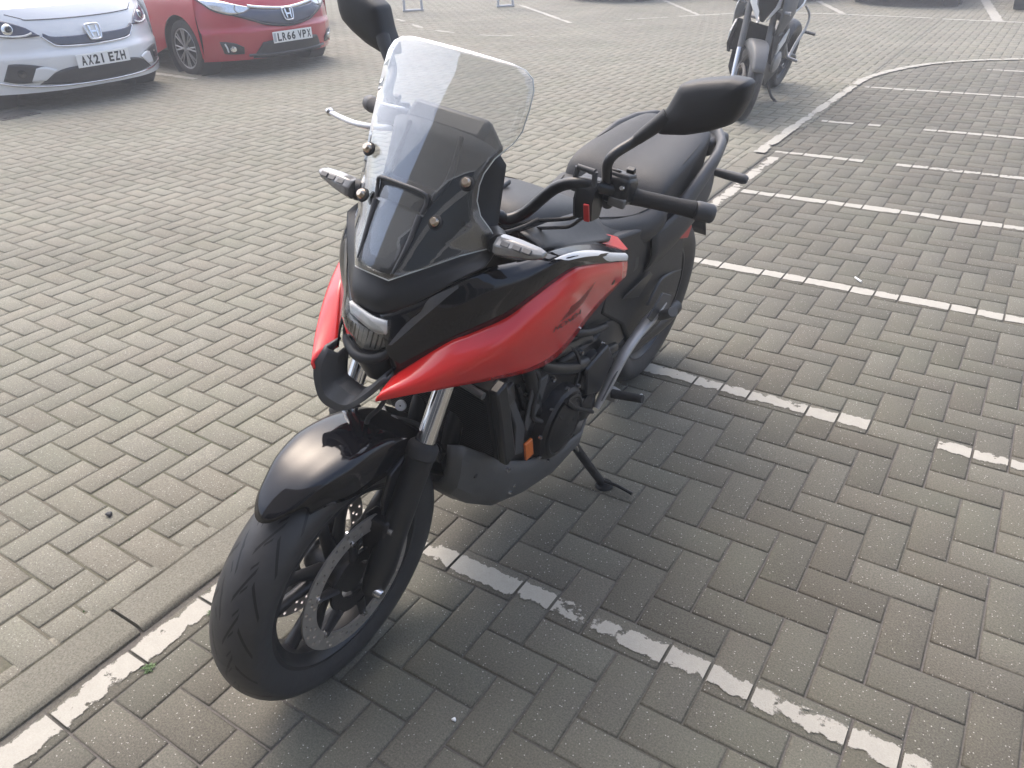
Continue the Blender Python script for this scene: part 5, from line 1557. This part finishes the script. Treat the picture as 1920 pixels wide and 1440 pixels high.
loft('tail_cowl', [[(x, w * math.sin(t), zc + h_ * math.cos(t)) for t in [2 * PI * q / 12 for q in range(12)]] for x, w, zc, h_ in ((-0.86, 0.12, 0.74, 0.06), (-1.10, 0.13, 0.79, 0.06), (-1.40, 0.09, 0.87, 0.04), (-1.56, 0.05, 0.92, 0.02))], 'white_paint', b2)
e2 = loft('engine_block', [[(x, y, z) for x, z in ((-0.40, 0.30), (-0.36, 0.48), (-0.46, 0.62), (-0.70, 0.62), (-0.86, 0.50), (-0.84, 0.28), (-0.55, 0.20))] for y in (-0.16, -0.15, 0.15, 0.16)], 'engine_black', b2, smooth=30); bevel(e2, 0.012)
box('radiator', (-0.30, 0, 0.58), (0.03, 0.32, 0.26), 'radiator', b2, rot=(0, 18, 0))
tube('handlebar', [(-0.42, -0.25, 1.06), (-0.38, -0.12, 1.05), (-0.36, 0, 1.02), (-0.38, 0.12, 1.05), (-0.42, 0.25, 1.06)], 0.013, 'satin_black', b2, n=10)
box('instrument_pod', (-0.24, 0, 1.03), (0.05, 0.12, 0.05), 'satin_black', b2, rot=(0, -30, 0), bev=0.01)
for k_ in (-1.5, -0.5, 0.5, 1.5):
    tube('exhaust_pipe', [(-0.36, 0.05 * k_, 0.50), (-0.33, 0.05 * k_, 0.36), (-0.42, 0.035 * k_, 0.20), (-0.70, 0.0, 0.16)], 0.02, 'engine_black', b2, n=10)
tube('muffler', [(-0.80, -0.10, 0.20), (-1.0, -0.17, 0.26), (-1.30, -0.20, 0.40)], [0.03, 0.05, 0.055], 'engine_black', b2, n=14)
st2 = tube('side_stand', [(-0.70, 0.12, 0.24), (-0.74, 0.20, 0.105), (-0.77, 0.245, 0.064)], [0.014, 0.012, 0.012], 'satin_black', b2, n=10)
lathe('stand_foot', [(0.001, 0.006), (0.02, 0.005), (0.024, -0.003), (0.001, -0.004)], (-0.77, 0.248, 0.061), (0, -0.225, 0.974), 'satin_black', st2, n=14)
tube('shift_lever', [(-0.84, 0.19, 0.36), (-0.72, 0.21, 0.36), (-0.68, 0.24, 0.36)], 0.006, 'steel', b2, n=8)


turn = Matrix.Translation((-0.27, 0, 0)) @ Matrix.Rotation(R(28), 4, 'Z') @ Matrix.Translation((0.27, 0, 0))
for ch in list(b2.children):
    if ch.name.split('.')[0] in ('front_wheel', 'fork_leg', 'fork_tube', 'brake_caliper', 'front_fender', 'headlight', 'headlight_cheek', 'handlebar', 'grip', 'control_lever', 'mirror_stem', 'mirror_shell', 'instrument_pod'):
        ch.matrix_local = turn


# ------------------------------------------------------------------ sign stands, litter, weeds, building behind the camera
def sign_stand(loc, yaw, w, label):
    t = thing('sign_stand', label, 'sign', loc, yaw, 'sign stands at the top edge')
    for s in (1, -1):
        tube('leg', [(0, s * w / 2, 0.01), (0.02, s * w / 2, 0.75)], 0.022, 'sign_grey', t, n=8, path=1)
    tube('base_bar', [(0, -w / 2 - 0.03, 0.022), (0, w / 2 + 0.03, 0.022)], 0.022, 'sign_grey', t, n=8, path=1)
    box('panel', (0.03, 0, 0.98), (0.03, w + 0.12, 0.6), 'plate_white', t, bev=0.01)


sign_stand((-8.53, 10.39, 0.205), R(-50), 0.30, 'grey metal sign stand at the top edge beside the right hand mirror')
sign_stand((-7.45, 11.66, 0.18), R(-50), 0.26, 'grey metal sign stand at the top edge above the windscreen')

tag(tube('cigarette_end', [(0.49, 2.475, 0.008), (0.525, 2.435, 0.009)], 0.0042, 'plate_white', None, n=8, path=1), 'white cigarette end lying on the grey bay paving', 'litter')


def pebble(loc, r, mat, label):
    o = bpy.data.objects.new('pebble', None)
    bpy.data.objects.remove(o)
    V = []; F = []
    bm = bmesh.new(); bmesh.ops.create_icosphere(bm, subdivisions=2, radius=r)
    for v in bm.verts:
        k_ = 1 + 0.25 * math.sin(v.co.x * 3 / r + v.co.y * 2 / r) + random.uniform(-.08, .08)
        v.co = Vector((v.co.x * k_, v.co.y * k_ * 0.8, v.co.z * 0.6))
    me = bpy.data.meshes.new('pebble'); bm.to_mesh(me); bm.free()
    o = put('pebble', me, mat, None, 60); o.location = loc
    tag(o, label, 'stone')
    return o


pebble((-0.97, -0.335, 0.022), 0.011, 'matte_black', 'dark pebble on the lane paving at the left edge')
pebble((0.075, 1.055, 0.006), 0.006, 'plate_white', 'white stone chip on the paving below the rider footpeg')
pebble((0.285, -0.345, 0.004), 0.0055, 'plate_white', 'pale stone chip on the paving near the bottom edge')

pmat('leaf_green', (0.060, 0.115, 0.030), 0.6, var=0.4, scale=200)


def weed(loc, r, n, label, name='weed', cat='weed'):
    V = []; F = []
    for i in range(n):
        a = random.uniform(0, 2 * PI); l = r * random.uniform(0.5, 1.0); w = l * random.uniform(0.10, 0.2)
        d = Vector((math.cos(a), math.sin(a), 0)); nrm = Vector((-d.y, d.x, 0))
        h = l * random.uniform(0.15, 0.55); b = Vector((random.uniform(-r, r) * 0.3, random.uniform(-r, r) * 0.3, 0))
        k_ = len(V)
        V += [b, b + d * l * .5 + nrm * w + Vector((0, 0, h)), b + d * l + Vector((0, 0, h * .8)), b + d * l * .5 - nrm * w + Vector((0, 0, h))]
        F.append((k_, k_ + 1, k_ + 2, k_ + 3))
    o = raw(name, V, F, 'leaf_green', None, 0); o.location = loc
    tag(o, label, cat)
    return o


weed((-0.402, -0.605, 0.0), 0.020, 40, 'small green weed beside the painted line left of the front tyre')
weed((-0.415, -0.42, 0.0), 0.012, 22, 'tiny green weed at the line joint close to the front tyre')
# moss in the lane joints next to the kerb
V = []; F = []
for q in range(420):
    t_ = random.random()
    b = random.choice((0, 0, 1, 2))
    if b == 0:
        x, y = -0.700 + random.uniform(-.004, .004), random.uniform(-0.9, 0.6)
        if math.sin(y * 9) + math.sin(y * 23 + 1) < 0.4:
            continue
    elif b == 1:
        x, y = random.uniform(-0.80, -0.71), -0.07 + random.uniform(-.004, .004)
    else:
        x, y = random.uniform(-0.86, -0.72), -0.36 + random.uniform(-.004, .004)
    z = hz(x) + 0.001; r_ = random.uniform(.002, .005)
    k_ = len(V)
    V += [(x - r_, y, z), (x, y - r_, z), (x + r_, y, z), (x, y + r_, z), (x, y, z + r_ * 1.5)]
    F += [(k_, k_ + 1, k_ + 4), (k_ + 1, k_ + 2, k_ + 4), (k_ + 2, k_ + 3, k_ + 4), (k_ + 3, k_, k_ + 4)]
ms = raw('moss', V, F, 'leaf_green', None, 0); ms['kind'] = 'stuff'
tag(ms, 'green moss in the paving joints along the kerb', 'moss')

wall = thing('showroom_building', 'grey showroom building behind the viewer, seen only as a dark reflection in the windscreen', 'building', (0, 0, 0))
box('wall', (6.1, -6.6, 4.0), (17.0, 6.0, 8.0), 'concrete_wall', wall, bev=0)
for k_ in range(6):
    w_ = box('window', (0.2 + k_ * 2.6, -3.595, 1.7), (2.2, 0.03, 2.6), 'car_glass', wall, bev=0)
    box('window_frame', (0.2 + k_ * 2.6, -3.575, 3.04), (2.34, 0.06, 0.08), 'sign_grey', w_, bev=0)


# added thin volume imitating lens glare that washes out the far side
glare_veil = box('glare_veil', (0, 60, 4.2), (640, 640, 10.6), None, None, bev=0, smooth=0)
hm = bpy.data.materials.new('glare_veil_volume')
hm.use_nodes = True
ht = hm.node_tree
ht.nodes.remove(ht.nodes['Principled BSDF'])
pv = ht.nodes.new('ShaderNodeVolumePrincipled')
pv.inputs['Color'].default_value = (0.90, 0.93, 0.97, 1)
pv.inputs['Density'].default_value = 0.0115
pv.inputs['Anisotropy'].default_value = 0.2
ht.links.new(pv.outputs[0], ht.nodes['Material Output'].inputs['Volume'])
glare_veil.data.materials.append(hm)
glare_veil['kind'] = 'stuff'
tag(glare_veil, 'thin pale volume added over the car park to imitate lens glare', 'glare_veil')
